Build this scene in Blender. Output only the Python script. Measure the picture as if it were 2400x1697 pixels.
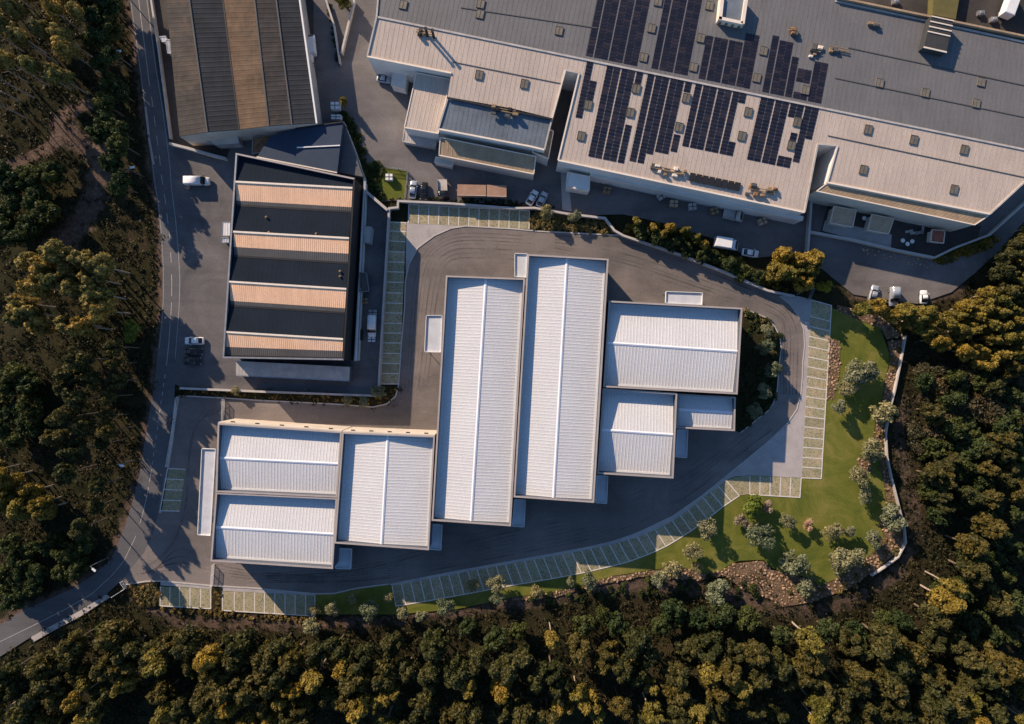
import bpy, math, random
import numpy as np
from mathutils import Vector
R = math.radians
random.seed(7)
rng = np.random.default_rng(7)
for o in list(bpy.data.objects):
    bpy.data.objects.remove(o)
scene = bpy.context.scene
C = scene.collection
H = 160.0            # camera height above the yard, metres

# ------------------------------------------------------------------ camera, sky, sun, exposure
cam = bpy.data.cameras.new('camera')
cam.sensor_width = 36.0
cam.lens = 24.0
cam.clip_end = 2000.0
camo = bpy.data.objects.new('camera', cam)
camo.location = (0, 0, H)
C.objects.link(camo)
scene.camera = camo
SUN_EL = 24.0
SUN_AZ = 41.0        # degrees from +Y towards -X
world = bpy.data.worlds.new('World')
scene.world = world
world.use_nodes = True
wn = world.node_tree
bg = wn.nodes['Background']
sky = wn.nodes.new('ShaderNodeTexSky')
sky.sky_type = 'NISHITA'
sky.sun_disc = False
sky.sun_elevation = R(SUN_EL)
sky.sun_rotation = R(360 - SUN_AZ)
wn.links.new(sky.outputs[0], bg.inputs[0])
bg.inputs[1].default_value = 0.105
sky.ozone_density = 5.0
sky.dust_density = 0.3
sun = bpy.data.lights.new('sun', 'SUN')
sun.energy = 5.0
sun.angle = R(0.5)
sun.color = (1.0, 0.78, 0.58)
suno = bpy.data.objects.new('sun', sun)
d = Vector((math.sin(R(SUN_AZ)) * math.cos(R(SUN_EL)), -math.cos(R(SUN_AZ)) * math.cos(R(SUN_EL)), -math.sin(R(SUN_EL))))
suno.rotation_euler = d.to_track_quat('-Z', 'Y').to_euler()
suno.location = (-80, 90, 120)
C.objects.link(suno)
scene.view_settings.view_transform = 'Standard'
scene.view_settings.look = 'None'
scene.view_settings.exposure = 0.5
scene.view_settings.gamma = 1.0

# ------------------------------------------------------------------ pixel -> place (a pixel is a direction, z is the height of what it shows)
def P(px, py, z=0.0):
    s = 0.1 * (H - z) / H
    return Vector(((px - 1200) * s, (848.5 - py) * s, z))
def PP(l, z=0.0):
    return [P(a[0], a[1], z) for a in l]
def plane3(a, b, c):
    n = (b - a).cross(c - a).normalized()
    if n.z < 0: n = -n
    return n, a.dot(n)
def onplane(px, py, pl):
    o = Vector((0, 0, H)); r = P(px, py, 0) - o
    t = (pl[1] - o.dot(pl[0])) / r.dot(pl[0])
    return o + r * t

# ------------------------------------------------------------------ materials
def new_mat(name, rough=0.8, metal=0.0, spec=0.3):
    m = bpy.data.materials.new(name); m.use_nodes = True
    b = m.node_tree.nodes['Principled BSDF']
    b.inputs['Roughness'].default_value = rough
    b.inputs['Metallic'].default_value = metal
    b.inputs['Specular IOR Level'].default_value = spec
    return m, m.node_tree, b
def coords(nt):
    g = nt.nodes.new('ShaderNodeNewGeometry')
    return g.outputs['Position']
def noise(nt, vec, scale, detail=4.0, rough=0.6, dist=0.0):
    n = nt.nodes.new('ShaderNodeTexNoise')
    n.inputs['Scale'].default_value = scale; n.inputs['Detail'].default_value = detail
    n.inputs['Roughness'].default_value = rough; n.inputs['Distortion'].default_value = dist
    nt.links.new(vec, n.inputs['Vector'])
    return n.outputs['Fac']
def ramp(nt, fac, stops):
    r = nt.nodes.new('ShaderNodeValToRGB')
    el = r.color_ramp.elements
    while len(el) < len(stops): el.new(0.5)
    for e, (p, c) in zip(el, stops):
        e.position = p; e.color = (c[0], c[1], c[2], 1)
    nt.links.new(fac, r.inputs[0])
    return r.outputs[0]
def mix(nt, a, b, fac, mode='MIX'):
    m = nt.nodes.new('ShaderNodeMix'); m.data_type = 'RGBA'; m.blend_type = mode
    for s, v in ((m.inputs[6], a), (m.inputs[7], b), (m.inputs[0], fac)):
        if isinstance(v, (int, float)): s.default_value = v
        elif isinstance(v, (tuple, list)): s.default_value = (v[0], v[1], v[2], 1)
        else: nt.links.new(v, s)
    return m.outputs[2]
def bump(nt, b, h, strength=0.3, dist=0.05):
    n = nt.nodes.new('ShaderNodeBump'); n.inputs['Strength'].default_value = strength; n.inputs['Distance'].default_value = dist
    nt.links.new(h, n.inputs['Height']); nt.links.new(n.outputs[0], b.inputs['Normal'])
def mapped(nt, vec, scale, rotz=0.0):
    m = nt.nodes.new('ShaderNodeMapping'); m.inputs['Scale'].default_value = scale; m.inputs['Rotation'].default_value = (0, 0, rotz)
    nt.links.new(vec, m.inputs['Vector']); return m.outputs[0]

def surf(name, c, var=0.15, scale=0.4, rough=0.8, metal=0.0, fine=6.0, spec=0.3, streak=None, stain=None):
    """weathered paint / metal / concrete: colour c with soft patches, fine grain, optional streaks (rotz) and stains"""
    m, nt, b = new_mat(name, rough, metal, spec)
    p = coords(nt)
    lo = tuple(x * (1 - var) for x in c); hi = tuple(min(1, x * (1 + var)) for x in c)
    col = ramp(nt, noise(nt, p, scale, 5), [(0.3, lo), (0.7, hi)])
    f = ramp(nt, noise(nt, p, fine, 3), [(0.3, (0.88, 0.88, 0.88)), (0.7, (1.08, 1.08, 1.08))])
    col = mix(nt, col, f, 1.0, 'MULTIPLY')
    if streak is not None:
        s = noise(nt, mapped(nt, p, (1.6, 0.12, 0.3), streak), 1.0, 4)
        col = mix(nt, col, ramp(nt, s, [(0.3, (0.86, 0.855, 0.85)), (0.65, (1.05, 1.05, 1.05))]), 0.7, 'MULTIPLY')
    if stain is not None:
        s = noise(nt, p, 0.16, 6, 0.7, 1.0)
        col = mix(nt, col, ramp(nt, s, [(0.45, (0, 0, 0)), (0.68, (1, 1, 1))]), 0.0) if False else mix(nt, col, stain, ramp(nt, s, [(0.5, (0, 0, 0)), (0.75, (0.7, 0.7, 0.7))]))
    nt.links.new(col, b.inputs['Base Color'])
    return m
M = {}
M['roof_white'] = surf('white_roof_sheet', (0.645, 0.645, 0.635), 0.04, 0.15, 0.55, 0.0, 3.0, 0.4)
M['coping'] = surf('cream_coping', (0.40, 0.355, 0.325), 0.08, 0.3, 0.6)
M['wall_grey'] = surf('grey_wall_panel', (0.085, 0.10, 0.13), 0.1, 0.3, 0.7)
M['wall_cream'] = surf('cream_wall', (0.62, 0.55, 0.46), 0.12, 0.3, 0.8)
M['wall_white'] = surf('white_wall', (0.72, 0.70, 0.66), 0.1, 0.3, 0.8)
M['ridge'] = surf('white_ridge_cap', (0.80, 0.81, 0.84), 0.04, 0.4, 0.5)
M['canopy'] = surf('pale_canopy', (0.55, 0.57, 0.60), 0.1, 0.5, 0.7)
M['concrete'] = surf('pale_concrete', (0.42, 0.39, 0.37), 0.12, 0.25, 0.9, 0, 4.0, 0.2, stain=(0.26, 0.24, 0.23))
M['kerb'] = surf('kerb_stone', (0.48, 0.45, 0.42), 0.1, 0.5, 0.9)
M['divider'] = surf('white_divider', (0.68, 0.65, 0.61), 0.08, 0.5, 0.85)
M['wall_conc'] = surf('concrete_wall', (0.46, 0.43, 0.40), 0.18, 0.5, 0.9)
M['paint'] = surf('road_paint', (0.42, 0.41, 0.40), 0.25, 1.5, 0.8)
M['tan_roof'] = surf('beige_factory_sheet', (0.55, 0.46, 0.38), 0.08, 0.12, 0.7, 0, 3, 0.3, streak=R(-12))
M['shade_grey_roof'] = surf('shade_grey_factory_sheet', (0.150, 0.150, 0.153), 0.10, 0.12, 0.7, 0, 3, 0.3, streak=R(-12))  # same sheet as the beige, with north side shade put into the colour
M['blue_roof'] = surf('blue_grey_sheet', (0.14, 0.17, 0.20), 0.2, 0.25, 0.6, 0, 3, 0.4, streak=R(-12))
M['navy_roof'] = surf('navy_roof', (0.022, 0.042, 0.078), 0.12, 0.3, 0.6)
M['annex_roof'] = surf('ochre_annex_sheet', (0.40, 0.29, 0.18), 0.2, 0.3, 0.7, 0, 3, 0.3, streak=R(-12), stain=(0.25, 0.2, 0.16))
M['old_roof'] = surf('dark_fibre_cement', (0.062, 0.056, 0.051), 0.25, 0.25, 0.9, 0, 4, 0.2, streak=R(7), stain=(0.14, 0.10, 0.07))
M['old_roof2'] = surf('slate_and_shade_fibre_cement', (0.048, 0.050, 0.052), 0.2, 0.25, 0.9, 0, 4, 0.2, streak=R(7))
M['old_roof_lit'] = surf('sunlit_fibre_cement', (0.135, 0.092, 0.06), 0.3, 0.25, 0.9, 0, 4, 0.2, streak=R(7), stain=(0.07, 0.06, 0.05))  # orange wedge of sunlight put into the slope colour
M['saw_tan'] = surf('tan_corrugated', (0.88, 0.56, 0.35), 0.08, 0.2, 0.75, 0, 3, 0.3, streak=R(-3))  # sunlit side of the sawtooth sheet, brightened in the colour
M['saw_shade'] = surf('shaded_roof_sheet', (0.015, 0.022, 0.033), 0.12, 0.2, 0.9, 0, 3, 0.08)  # shaded side of the same sawtooth sheet, shade put into the colour
M['saw_grey'] = surf('grey_sheet_and_shade_band', (0.10, 0.098, 0.095), 0.15, 0.2, 0.8)  # grey sheet, also the shadow band painted along the sawtooth valleys
M['cream_trim'] = surf('cream_trim', (0.80, 0.70, 0.58), 0.06, 0.4, 0.6)
M['dark'] = surf('dark_metal', (0.02, 0.021, 0.024), 0.2, 0.6, 0.6)
M['steel'] = surf('galvanised_steel', (0.35, 0.36, 0.37), 0.2, 1.0, 0.45, 0.6)
M['rust'] = surf('rusty_metal', (0.24, 0.14, 0.075), 0.4, 1.5, 0.8)
M['skylight'] = surf('dirty_skylight', (0.17, 0.15, 0.115), 0.25, 1.2, 0.45, 0, 6, 0.5)
M['white_car'] = surf('white_car_paint', (0.80, 0.80, 0.80), 0.03, 0.5, 0.25, 0, 2, 0.6)
M['silver_car'] = surf('silver_car_paint', (0.50, 0.54, 0.58), 0.03, 0.5, 0.25, 0.4, 2, 0.6)
M['black_car'] = surf('black_car_paint', (0.015, 0.016, 0.02), 0.1, 0.5, 0.2, 0, 2, 0.6)
M['glass'] = surf('tinted_glass', (0.012, 0.016, 0.022), 0.1, 0.5, 0.12, 0, 2, 0.6)
M['tyre'] = surf('tyre_rubber', (0.015, 0.015, 0.015), 0.1, 1, 0.9)
M['lamp'] = surf('lamp_lens', (0.75, 0.75, 0.72), 0.05, 1, 0.2)
M['tarp_brown'] = surf('brown_tarpaulin', (0.36, 0.22, 0.15), 0.15, 0.6, 0.8)
M['pavilion'] = surf('tan_pavilion_roof', (0.50, 0.37, 0.25), 0.15, 0.8, 0.85)
M['red_tile'] = surf('red_roof_sheet', (0.34, 0.12, 0.08), 0.2, 1.0, 0.8)
M['olive_roof'] = surf('olive_roof', (0.13, 0.115, 0.04), 0.15, 0.5, 0.8)
M['wood'] = surf('timber', (0.30, 0.21, 0.12), 0.3, 2.0, 0.85)
M['bark'] = surf('bark', (0.16, 0.12, 0.085), 0.3, 1.5, 0.95)
M['bark_pale'] = surf('pale_bark', (0.38, 0.31, 0.24), 0.25, 1.2, 0.9)
M['rock'] = surf('ochre_rock', (0.36, 0.245, 0.155), 0.5, 0.9, 0.95, 0, 5)
M['white_plastic'] = surf('white_plastic', (0.78, 0.78, 0.76), 0.04, 1, 0.5)

def asphalt(name, base, tint, sc=0.05, patch=0.25, track=None):
    m, nt, b = new_mat(name, 0.9, 0, 0.25)
    p = coords(nt)
    c1 = ramp(nt, noise(nt, p, sc, 6, 0.65, 0.6), [(0.3, tuple(x * (1 - patch) for x in base)), (0.7, tint)])
    f = ramp(nt, noise(nt, p, 2.5, 5, 0.8), [(0.25, (0.75, 0.75, 0.75)), (0.75, (1.2, 1.2, 1.2))])
    col = mix(nt, c1, f, 1.0, 'MULTIPLY')
    st = noise(nt, p, 0.35, 7, 0.7, 1.5)
    col = mix(nt, col, tuple(x * 0.45 for x in base), ramp(nt, st, [(0.62, (0, 0, 0)), (0.74, (0.6, 0.6, 0.6))]))
    if track is not None:
        t = noise(nt, mapped(nt, p, (0.03, 0.35, 1), track), 1.0, 5, 0.6, 0.3)
        col = mix(nt, col, ramp(nt, t, [(0.3, (0.86, 0.86, 0.86)), (0.7, (1.16, 1.15, 1.14))]), 0.8, 'MULTIPLY')
    nt.links.new(col, b.inputs['Base Color'])
    bump(nt, b, noise(nt, p, 9.0, 3), 0.25, 0.02)
    return m
M['asphalt_new'] = asphalt('new_asphalt', (0.15, 0.134, 0.125), (0.25, 0.217, 0.198), 0.045, 0.25, R(8))
M['asphalt_road'] = asphalt('road_asphalt', (0.105, 0.104, 0.112), (0.15, 0.147, 0.15), 0.06, 0.2, R(80))
M['asphalt_old'] = asphalt('old_asphalt', (0.115, 0.112, 0.118), (0.18, 0.17, 0.168), 0.07, 0.3, R(75))
M['asphalt_fact'] = asphalt('factory_asphalt', (0.135, 0.125, 0.124), (0.21, 0.195, 0.19), 0.06, 0.3, R(-20))
M['paved_dark'] = asphalt('dark_paving', (0.05, 0.045, 0.042), (0.085, 0.075, 0.068), 0.08, 0.3)

def paver_mat():
    m, nt, b = new_mat('grass_paver', 0.95, 0, 0.2)
    p = coords(nt)
    v = nt.nodes.new('ShaderNodeTexVoronoi'); v.inputs['Scale'].default_value = 2.6
    nt.links.new(p, v.inputs['Vector'])
    cell = ramp(nt, v.outputs['Distance'], [(0.2, (0.19, 0.178, 0.115)), (0.5, (0.38, 0.335, 0.25))])
    g = noise(nt, p, 0.22, 5, 0.7, 0.8)
    col = mix(nt, cell, ramp(nt, g, [(0.35, (1.12, 1.05, 0.95)), (0.7, (0.72, 0.82, 0.70))]), 1.0, 'MULTIPLY')
    oi = nt.nodes.new('ShaderNodeObjectInfo')
    col = mix(nt, col, ramp(nt, oi.outputs['Random'], [(0, (0.82, 0.84, 0.80)), (1, (1.12, 1.1, 1.06))]), 1.0, 'MULTIPLY')
    nt.links.new(col, b.inputs['Base Color'])
    bump(nt, b, v.outputs['Distance'], 0.5, 0.04)
    return m
M['paver'] = paver_mat()
def lawn_mat():
    m, nt, b = new_mat('lawn_grass', 0.95, 0, 0.15)
    p = coords(nt)
    col = ramp(nt, noise(nt, p, 0.13, 8, 0.75, 0.8), [(0.3, (0.075, 0.105, 0.018)), (0.5, (0.145, 0.155, 0.028)), (0.68, (0.24, 0.205, 0.06))])
    f = ramp(nt, noise(nt, p, 3.5, 6, 0.8), [(0.25, (0.6, 0.6, 0.6)), (0.75, (1.3, 1.3, 1.3))])
    col = mix(nt, col, f, 1.0, 'MULTIPLY')
    nt.links.new(col, b.inputs['Base Color'])
    bump(nt, b, noise(nt, p, 7, 4), 0.6, 0.06)
    return m
M['lawn'] = lawn_mat()
def ground_mat():
    m, nt, b = new_mat('wild_ground', 1.0, 0, 0.1)
    p = coords(nt)
    a = nt.nodes.new('ShaderNodeAttribute'); a.attribute_name = 'dirt'
    grass = ramp(nt, noise(nt, p, 0.12, 7, 0.7, 0.6), [(0.3, (0.016, 0.019, 0.008)), (0.5, (0.033, 0.031, 0.014)), (0.72, (0.055, 0.040, 0.022))])
    dirt = ramp(nt, noise(nt, p, 0.8, 7, 0.75), [(0.3, (0.075, 0.05, 0.036)), (0.6, (0.15, 0.105, 0.08)), (0.75, (0.26, 0.20, 0.165))])
    f = ramp(nt, noise(nt, p, 1.8, 6, 0.8), [(0.25, (0.5, 0.5, 0.5)), (0.75, (1.45, 1.45, 1.45))])
    k = nt.nodes.new('ShaderNodeMath'); k.operation = 'ADD'
    nz = nt.nodes.new('ShaderNodeMath'); nz.operation = 'MULTIPLY_ADD'
    nt.links.new(noise(nt, p, 0.5, 6, 0.75), nz.inputs[0]); nz.inputs[1].default_value = 1.6; nz.inputs[2].default_value = -0.8
    nt.links.new(a.outputs['Fac'], k.inputs[0]); nt.links.new(nz.outputs[0], k.inputs[1])
    fac = ramp(nt, k.outputs[0], [(0.3, (0, 0, 0)), (0.6, (1, 1, 1))])
    col = mix(nt, mix(nt, grass, dirt, fac), f, 1.0, 'MULTIPLY')
    nt.links.new(col, b.inputs['Base Color'])
    bump(nt, b, noise(nt, p, 1.5, 6, 0.8), 1.0, 0.35)
    return m
M['ground'] = ground_mat()
def leaf_mat(name, c1, c2, hue=0.0, trans=0.3):
    """foliage: per-leaf tint between c1 and c2, per-tree variation"""
    m, nt, b = new_mat(name, 0.6, 0, 0.25)
    a = nt.nodes.new('ShaderNodeAttribute'); a.attribute_name = 'tint'
    col = ramp(nt, a.outputs['Fac'], [(0.0, c1), (1.0, c2)])
    oi = nt.nodes.new('ShaderNodeObjectInfo')
    v = ramp(nt, oi.outputs['Random'], [(0, (0.62, 0.74, 0.70)), (0.5, (1.0, 1.0, 1.0)), (1, (1.32, 1.12, 0.85))])
    col = mix(nt, col, v, 1.0, 'MULTIPLY')
    nt.links.new(col, b.inputs['Base Color'])
    t = nt.nodes.new('ShaderNodeBsdfTranslucent'); nt.links.new(col, t.inputs[0])
    ms = nt.nodes.new('ShaderNodeMixShader'); ms.inputs[0].default_value = trans
    nt.links.new(b.outputs[0], ms.inputs[1]); nt.links.new(t.outputs[0], ms.inputs[2])
    nt.links.new(ms.outputs[0], nt.nodes['Material Output'].inputs[0])
    return m
M['leaf_wood'] = leaf_mat('wood_leaves', (0.04, 0.046, 0.016), (0.135, 0.115, 0.030))
M['leaf_gold'] = leaf_mat('golden_leaves', (0.13, 0.105, 0.022), (0.34, 0.26, 0.05))
M['leaf_euc'] = leaf_mat('ochre_leaves', (0.14, 0.12, 0.036), (0.40, 0.30, 0.085))
M['leaf_green'] = leaf_mat('green_leaves', (0.035, 0.055, 0.018), (0.085, 0.105, 0.03))
M['leaf_olive'] = leaf_mat('olive_leaves', (0.155, 0.17, 0.095), (0.36, 0.355, 0.205))
M['leaf_lime'] = leaf_mat('lime_leaves', (0.15, 0.19, 0.025), (0.30, 0.31, 0.05))
M['leaf_pink'] = leaf_mat('pink_blossom', (0.35, 0.24, 0.17), (0.55, 0.42, 0.33))
M['leaf_bed'] = leaf_mat('bed_leaves', (0.13, 0.11, 0.04), (0.40, 0.31, 0.13))
M['leaf_brown'] = leaf_mat('brown_leaves', (0.05, 0.046, 0.024), (0.145, 0.115, 0.06))
M['leaf_brush'] = leaf_mat('brush_leaves', (0.022, 0.027, 0.012), (0.075, 0.062, 0.028))

# ------------------------------------------------------------------ mesh helpers
def tag(o, label=None, cat=None, group=None, kind=None):
    if label: o['label'] = label
    if cat: o['category'] = cat
    if group: o['group'] = group
    if kind: o['kind'] = kind
    return o
def thing(name, loc, label, cat, group=None):
    o = bpy.data.objects.new(name, None); o.empty_display_size = 0.5
    o.location = loc; C.objects.link(o); bpy.context.view_layer.update() if False else None
    return tag(o, label, cat, group)
def obj(name, verts, faces, mat, parent=None, smooth=False, **kw):
    """verts in world space; children are stored relative to their (unrotated) parents"""
    off = Vector((0, 0, 0)); q = parent
    while q is not None:
        off += q.location; q = q.parent
    me = bpy.data.meshes.new(name)
    me.from_pydata([(v[0] - off.x, v[1] - off.y, v[2] - off.z) for v in verts], [], faces)
    me.materials.append(mat if not isinstance(mat, str) else M[mat])
    if smooth: me.polygons.foreach_set('use_smooth', [True] * len(me.polygons))
    me.update()
    o = bpy.data.objects.new(name, me); C.objects.link(o); o.parent = parent
    return tag(o, **kw)
class MB:
    def __init__(s): s.v = []; s.f = []
    def add(s, vs, fs):
        b = len(s.v); s.v += [tuple(v) for v in vs]; s.f += [tuple(i + b for i in f) for f in fs]
    def prism(s, top, depth):
        """top: list of Vectors (ccw or cw), extruded straight down to top - depth"""
        a = 0
        n = len(top)
        for i in range(n):
            j = (i + 1) % n; a += top[i].x * top[j].y - top[j].x * top[i].y
        if a < 0: top = top[::-1]
        vs = list(top) + [Vector((t.x, t.y, t.z - depth)) for t in top]
        fs = [tuple(range(n)), tuple(range(2 * n - 1, n - 1, -1))]
        for i in range(n):
            j = (i + 1) % n; fs.append((i, i + n, j + n, j))
        s.add(vs, fs)
    def box(s, c, u, v, w):
        """box centred at c with half-axis vectors u, v, w"""
        vs = [c + u * a + v * b + w * e for e in (-1, 1) for b in (-1, 1) for a in (-1, 1)]
        s.add(vs, [(0, 2, 3, 1), (4, 5, 7, 6), (0, 1, 5, 4), (2, 6, 7, 3), (0, 4, 6, 2), (1, 3, 7, 5)])
    def abox(s, x0, x1, y0, y1, z0, z1):
        s.box(Vector(((x0 + x1) / 2, (y0 + y1) / 2, (z0 + z1) / 2)), Vector(((x1 - x0) / 2, 0, 0)), Vector((0, (y1 - y0) / 2, 0)), Vector((0, 0, (z1 - z0) / 2)))
    def tube(s, a, b, r0, r1=None, n=8):
        r1 = r0 if r1 is None else r1
        ax = (b - a).normalized(); u = ax.orthogonal().normalized(); w = ax.cross(u)
        vs = [a + (u * math.cos(t) + w * math.sin(t)) * r0 for t in [2 * math.pi * i / n for i in range(n)]]
        vs += [b + (u * math.cos(t) + w * math.sin(t)) * r1 for t in [2 * math.pi * i / n for i in range(n)]]
        fs = [(i, (i + 1) % n, (i + 1) % n + n, i + n) for i in range(n)] + [tuple(range(n - 1, -1, -1)), tuple(range(n, 2 * n))]
        s.add(vs, fs)
    def ribbon(s, line, w, z0, z1):
        """a wall or band of width w following a line (Vectors), between z0 and z1"""
        n = len(line); L = []; Rr = []
        for i in range(n):
            d1 = (line[i] - line[i - 1]) if i else (line[1] - line[0])
            d2 = (line[i + 1] - line[i]) if i < n - 1 else d1
            d1 = Vector((d1.x, d1.y, 0)).normalized(); d2 = Vector((d2.x, d2.y, 0)).normalized()
            t = (d1 + d2).normalized(); nn = Vector((-t.y, t.x, 0)); k = w / 2 / max(0.5, t.dot(d1))
            L.append(line[i] + nn * k); Rr.append(line[i] - nn * k)
        vs = []
        for a, b in zip(L, Rr):
            vs += [(a.x, a.y, z0), (b.x, b.y, z0), (b.x, b.y, z1), (a.x, a.y, z1)]
        fs = []
        for i in range(n - 1):
            k = i * 4; j = k + 4
            fs += [(k + 3, k + 2, j + 2, j + 3), (k, j, j + 1, k + 1), (k + 2, k + 1, j + 1, j + 2), (k, k + 3, j + 3, j)]
        fs += [(0, 1, 2, 3), (4 * n - 1, 4 * n - 2, 4 * n - 3, 4 * n - 4)]
        s.add(vs, fs)
    def obj(s, name, mat, parent=None, smooth=False, **kw):
        return obj(name, s.v, s.f, mat, parent, smooth, **kw)

def slab(name, poly, z, depth, mat, parent=None, **kw):
    b = MB(); b.prism(PP(poly, z), depth); return b.obj(name, mat, parent, **kw)
def ribbed(a, b, c, d, pitch, hgt, frac=0.35):
    hgt = min(hgt, 0.03)
    """sheet a-b (along the ridge) to d-c (along the eave) with raised ribs running from ridge to eave"""
    n = max(2, int(round((b - a).length / pitch)))
    nrm = (b - a).cross(d - a).normalized()
    if nrm.z < 0: nrm = -nrm
    vs = []; fs = []
    st = []
    for i in range(n):
        st += [(i, 0), (i + 1 - frac, 0), (i + 1 - frac * 0.72, 1), (i + 1 - frac * 0.28, 1)]
    st.append((n, 0))
    for t, h in st:
        t /= n
        vs += [a.lerp(b, t) + nrm * hgt * h, d.lerp(c, t) + nrm * hgt * h]
    for i in range(len(st) - 1):
        fs.append((2 * i, 2 * i + 1, 2 * i + 3, 2 * i + 2))
    return vs, fs
def inset(poly, k):
    """inset a convex quad of Vectors (same z) by k"""
    n = len(poly); cen = sum(poly, Vector()) / n; lines = []
    for i in range(n):
        a, b = poly[i], poly[(i + 1) % n]; t = (b - a); t = Vector((t.x, t.y, 0)).normalized(); nn = Vector((-t.y, t.x, 0))
        if nn.dot(cen - a) < 0: nn = -nn
        lines.append((a + nn * k, t))
    out = []
    for i in range(n):
        p, u = lines[i - 1]; q, v = lines[i]
        den = u.x * v.y - u.y * v.x
        s = ((q.x - p.x) * v.y - (q.y - p.y) * v.x) / den
        r = p + u * s; r.z = poly[i].z; out.append(r)
    return out
def at(v, z): return Vector((v.x, v.y, z))
def in_poly(X, Y, poly):
    r = np.zeros(X.shape, bool); n = len(poly); j = n - 1
    for i in range(n):
        xi, yi = poly[i][0], poly[i][1]; xj, yj = poly[j][0], poly[j][1]
        if yi != yj:
            r ^= ((yi > Y) != (yj > Y)) & (X < (xj - xi) * (Y - yi) / (yj - yi) + xi)
        j = i
    return r

# ------------------------------------------------------------------ outlines (photo pixels on the ground)
ROAD_L = [(292, -60), (303, 0), (314, 78), (327, 170), (337, 248), (350, 340), (359, 424), (368, 476), (376, 555), (380, 633), (380, 698), (376, 764), (370, 816), (366, 861), (358, 926), (348, 979), (340, 1031), (327, 1109), (311, 1175), (295, 1227), (277, 1272), (261, 1309), (222, 1345), (170, 1379), (105, 1408), (52, 1431), (0, 1465), (-70, 1506)]
ROAD_R = [(340, -60), (348, 0), (358, 78), (368, 157), (379, 222), (387, 274), (395, 335), (402, 392), (405, 437), (415, 515), (422, 594), (425, 659), (423, 724), (419, 777), (414, 842), (410, 900), (407, 966), (400, 1018), (392, 1096), (384, 1122), (374, 1175), (371, 1201), (358, 1253), (337, 1296), (287, 1358), (248, 1394), (183, 1434), (118, 1468), (71, 1494), (26, 1523), (0, 1539), (-70, 1578)]
YARD = [(395, 335), (530, 372), (560, 300), (800, 270), (820, 330), (855, 450), (910, 492), (886, 927), (424, 908), (410, 900), (414, 842), (419, 777), (423, 724), (425, 659), (422, 594), (415, 515), (405, 437), (402, 392)]
FACT = [(735, -60), (2470, -60), (2470, 440), (2400, 520), (2340, 590), (2285, 640), (2230, 685), (2150, 712), (2060, 700), (2000, 690), (1950, 650), (1912, 618), (1880, 592), (1760, 606), (1680, 562), (1560, 524), (1460, 502), (1330, 506), (1255, 484), (1190, 478), (935, 469), (880, 474), (846, 398), (820, 320), (800, 270), (735, 280)]
OLDY = [(340, -60), (735, -60), (735, 280), (560, 300), (530, 372), (395, 335), (387, 274), (379, 222), (368, 157), (358, 78), (348, 0)]
NEW_IN = [(1882, 848), (1886, 811), (1884, 772), (1873, 743), (1852, 714), (1826, 693), (1800, 681), (1762, 666), (1592, 596), (1461, 552), (1422, 550), (1265, 542), (1200, 536), (1096, 530), (1057, 535), (1018, 552), (979, 581), (958, 620), (950, 659), (948, 724), (940, 816), (938, 848), (934, 903), (927, 929), (906, 947), (874, 954), (783, 947), (600, 938), (528, 933), (429, 928), (418, 926)]
NEW_S = [(287, 1372), (340, 1363), (376, 1362), (497, 1373), (600, 1379), (738, 1392), (783, 1391), (835, 1379), (911, 1369), (1000, 1351), (1100, 1332), (1200, 1314), (1300, 1296), (1380, 1281), (1435, 1268), (1480, 1253), (1513, 1239), (1579, 1207), (1644, 1162), (1723, 1099), (1800, 1036), (1844, 994), (1868, 960), (1878, 921), (1881, 882)]
NEWA = NEW_IN + [(414, 960), (400, 1018), (392, 1096), (384, 1122), (374, 1175), (371, 1201), (358, 1253), (337, 1296), (287, 1358)] + NEW_S
INNER = [(919, 1374), (1000, 1357), (1100, 1339), (1200, 1321), (1300, 1303), (1383, 1287), (1440, 1275), (1495, 1259), (1532, 1244), (1574, 1222), (1609, 1199), (1645, 1169), (1683, 1141), (1702, 1126)]
OUTER = [(928, 1421), (1000, 1409), (1100, 1391), (1200, 1372), (1290, 1357), (1370, 1342), (1466, 1319), (1511, 1303), (1553, 1285), (1576, 1272), (1619, 1245), (1656, 1218), (1694, 1188), (1733, 1162)]
LAWN_E = [(1950, 722), (1983, 735), (2017, 751), (2061, 766), (2074, 800), (2085, 832), (2081, 864), (2074, 887), (2069, 924), (2051, 992), (2046, 1041), (2061, 1083), (2072, 1135), (2077, 1182), (2061, 1227), (2072, 1256), (2043, 1298), (1996, 1337), (1957, 1358), (1918, 1374), (1905, 1358), (1878, 1350), (1839, 1343), (1808, 1330), (1790, 1312), (1736, 1314), (1720, 1319), (1683, 1340), (1644, 1343), (1600, 1330), (1540, 1334), (1435, 1350), (1357, 1373), (1291, 1389), (1200, 1400), (1070, 1428), (928, 1440), (860, 1440), (742, 1440), (740, 1393), (783, 1392), (835, 1381), (911, 1371)]
LAWN = LAWN_E + [(915, 1374)] + INNER[1:] + [(1757, 1114), (1879, 1120), (1902, 702)]
BED_E = [(1742, 723), (1800, 746), (1816, 766), (1829, 790), (1831, 816), (1827, 848), (1826, 861), (1822, 913), (1813, 945), (1800, 963), (1736, 1014), (1722, 1010), (1690, 980), (1690, 740)]
BED_N = [(1242, 497), (1330, 508), (1418, 516), (1440, 544), (1455, 550), (1422, 549), (1265, 541), (1242, 538)]
BED_W = [(424, 909), (886, 927), (891, 903), (933, 904), (927, 927), (906, 945), (874, 952), (783, 945), (600, 936), (429, 926)]
WALL_E = [(1957, 712), (2022, 726), (2074, 745), (2124, 787), (2112, 848), (2098, 916), (2085, 965), (2077, 1018), (2080, 1070), (2090, 1117), (2108, 1188), (2121, 1240), (2124, 1272), (2106, 1306), (2077, 1328), (2043, 1350), (1983, 1392), (1931, 1412), (1878, 1423), (1826, 1431)]

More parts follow.
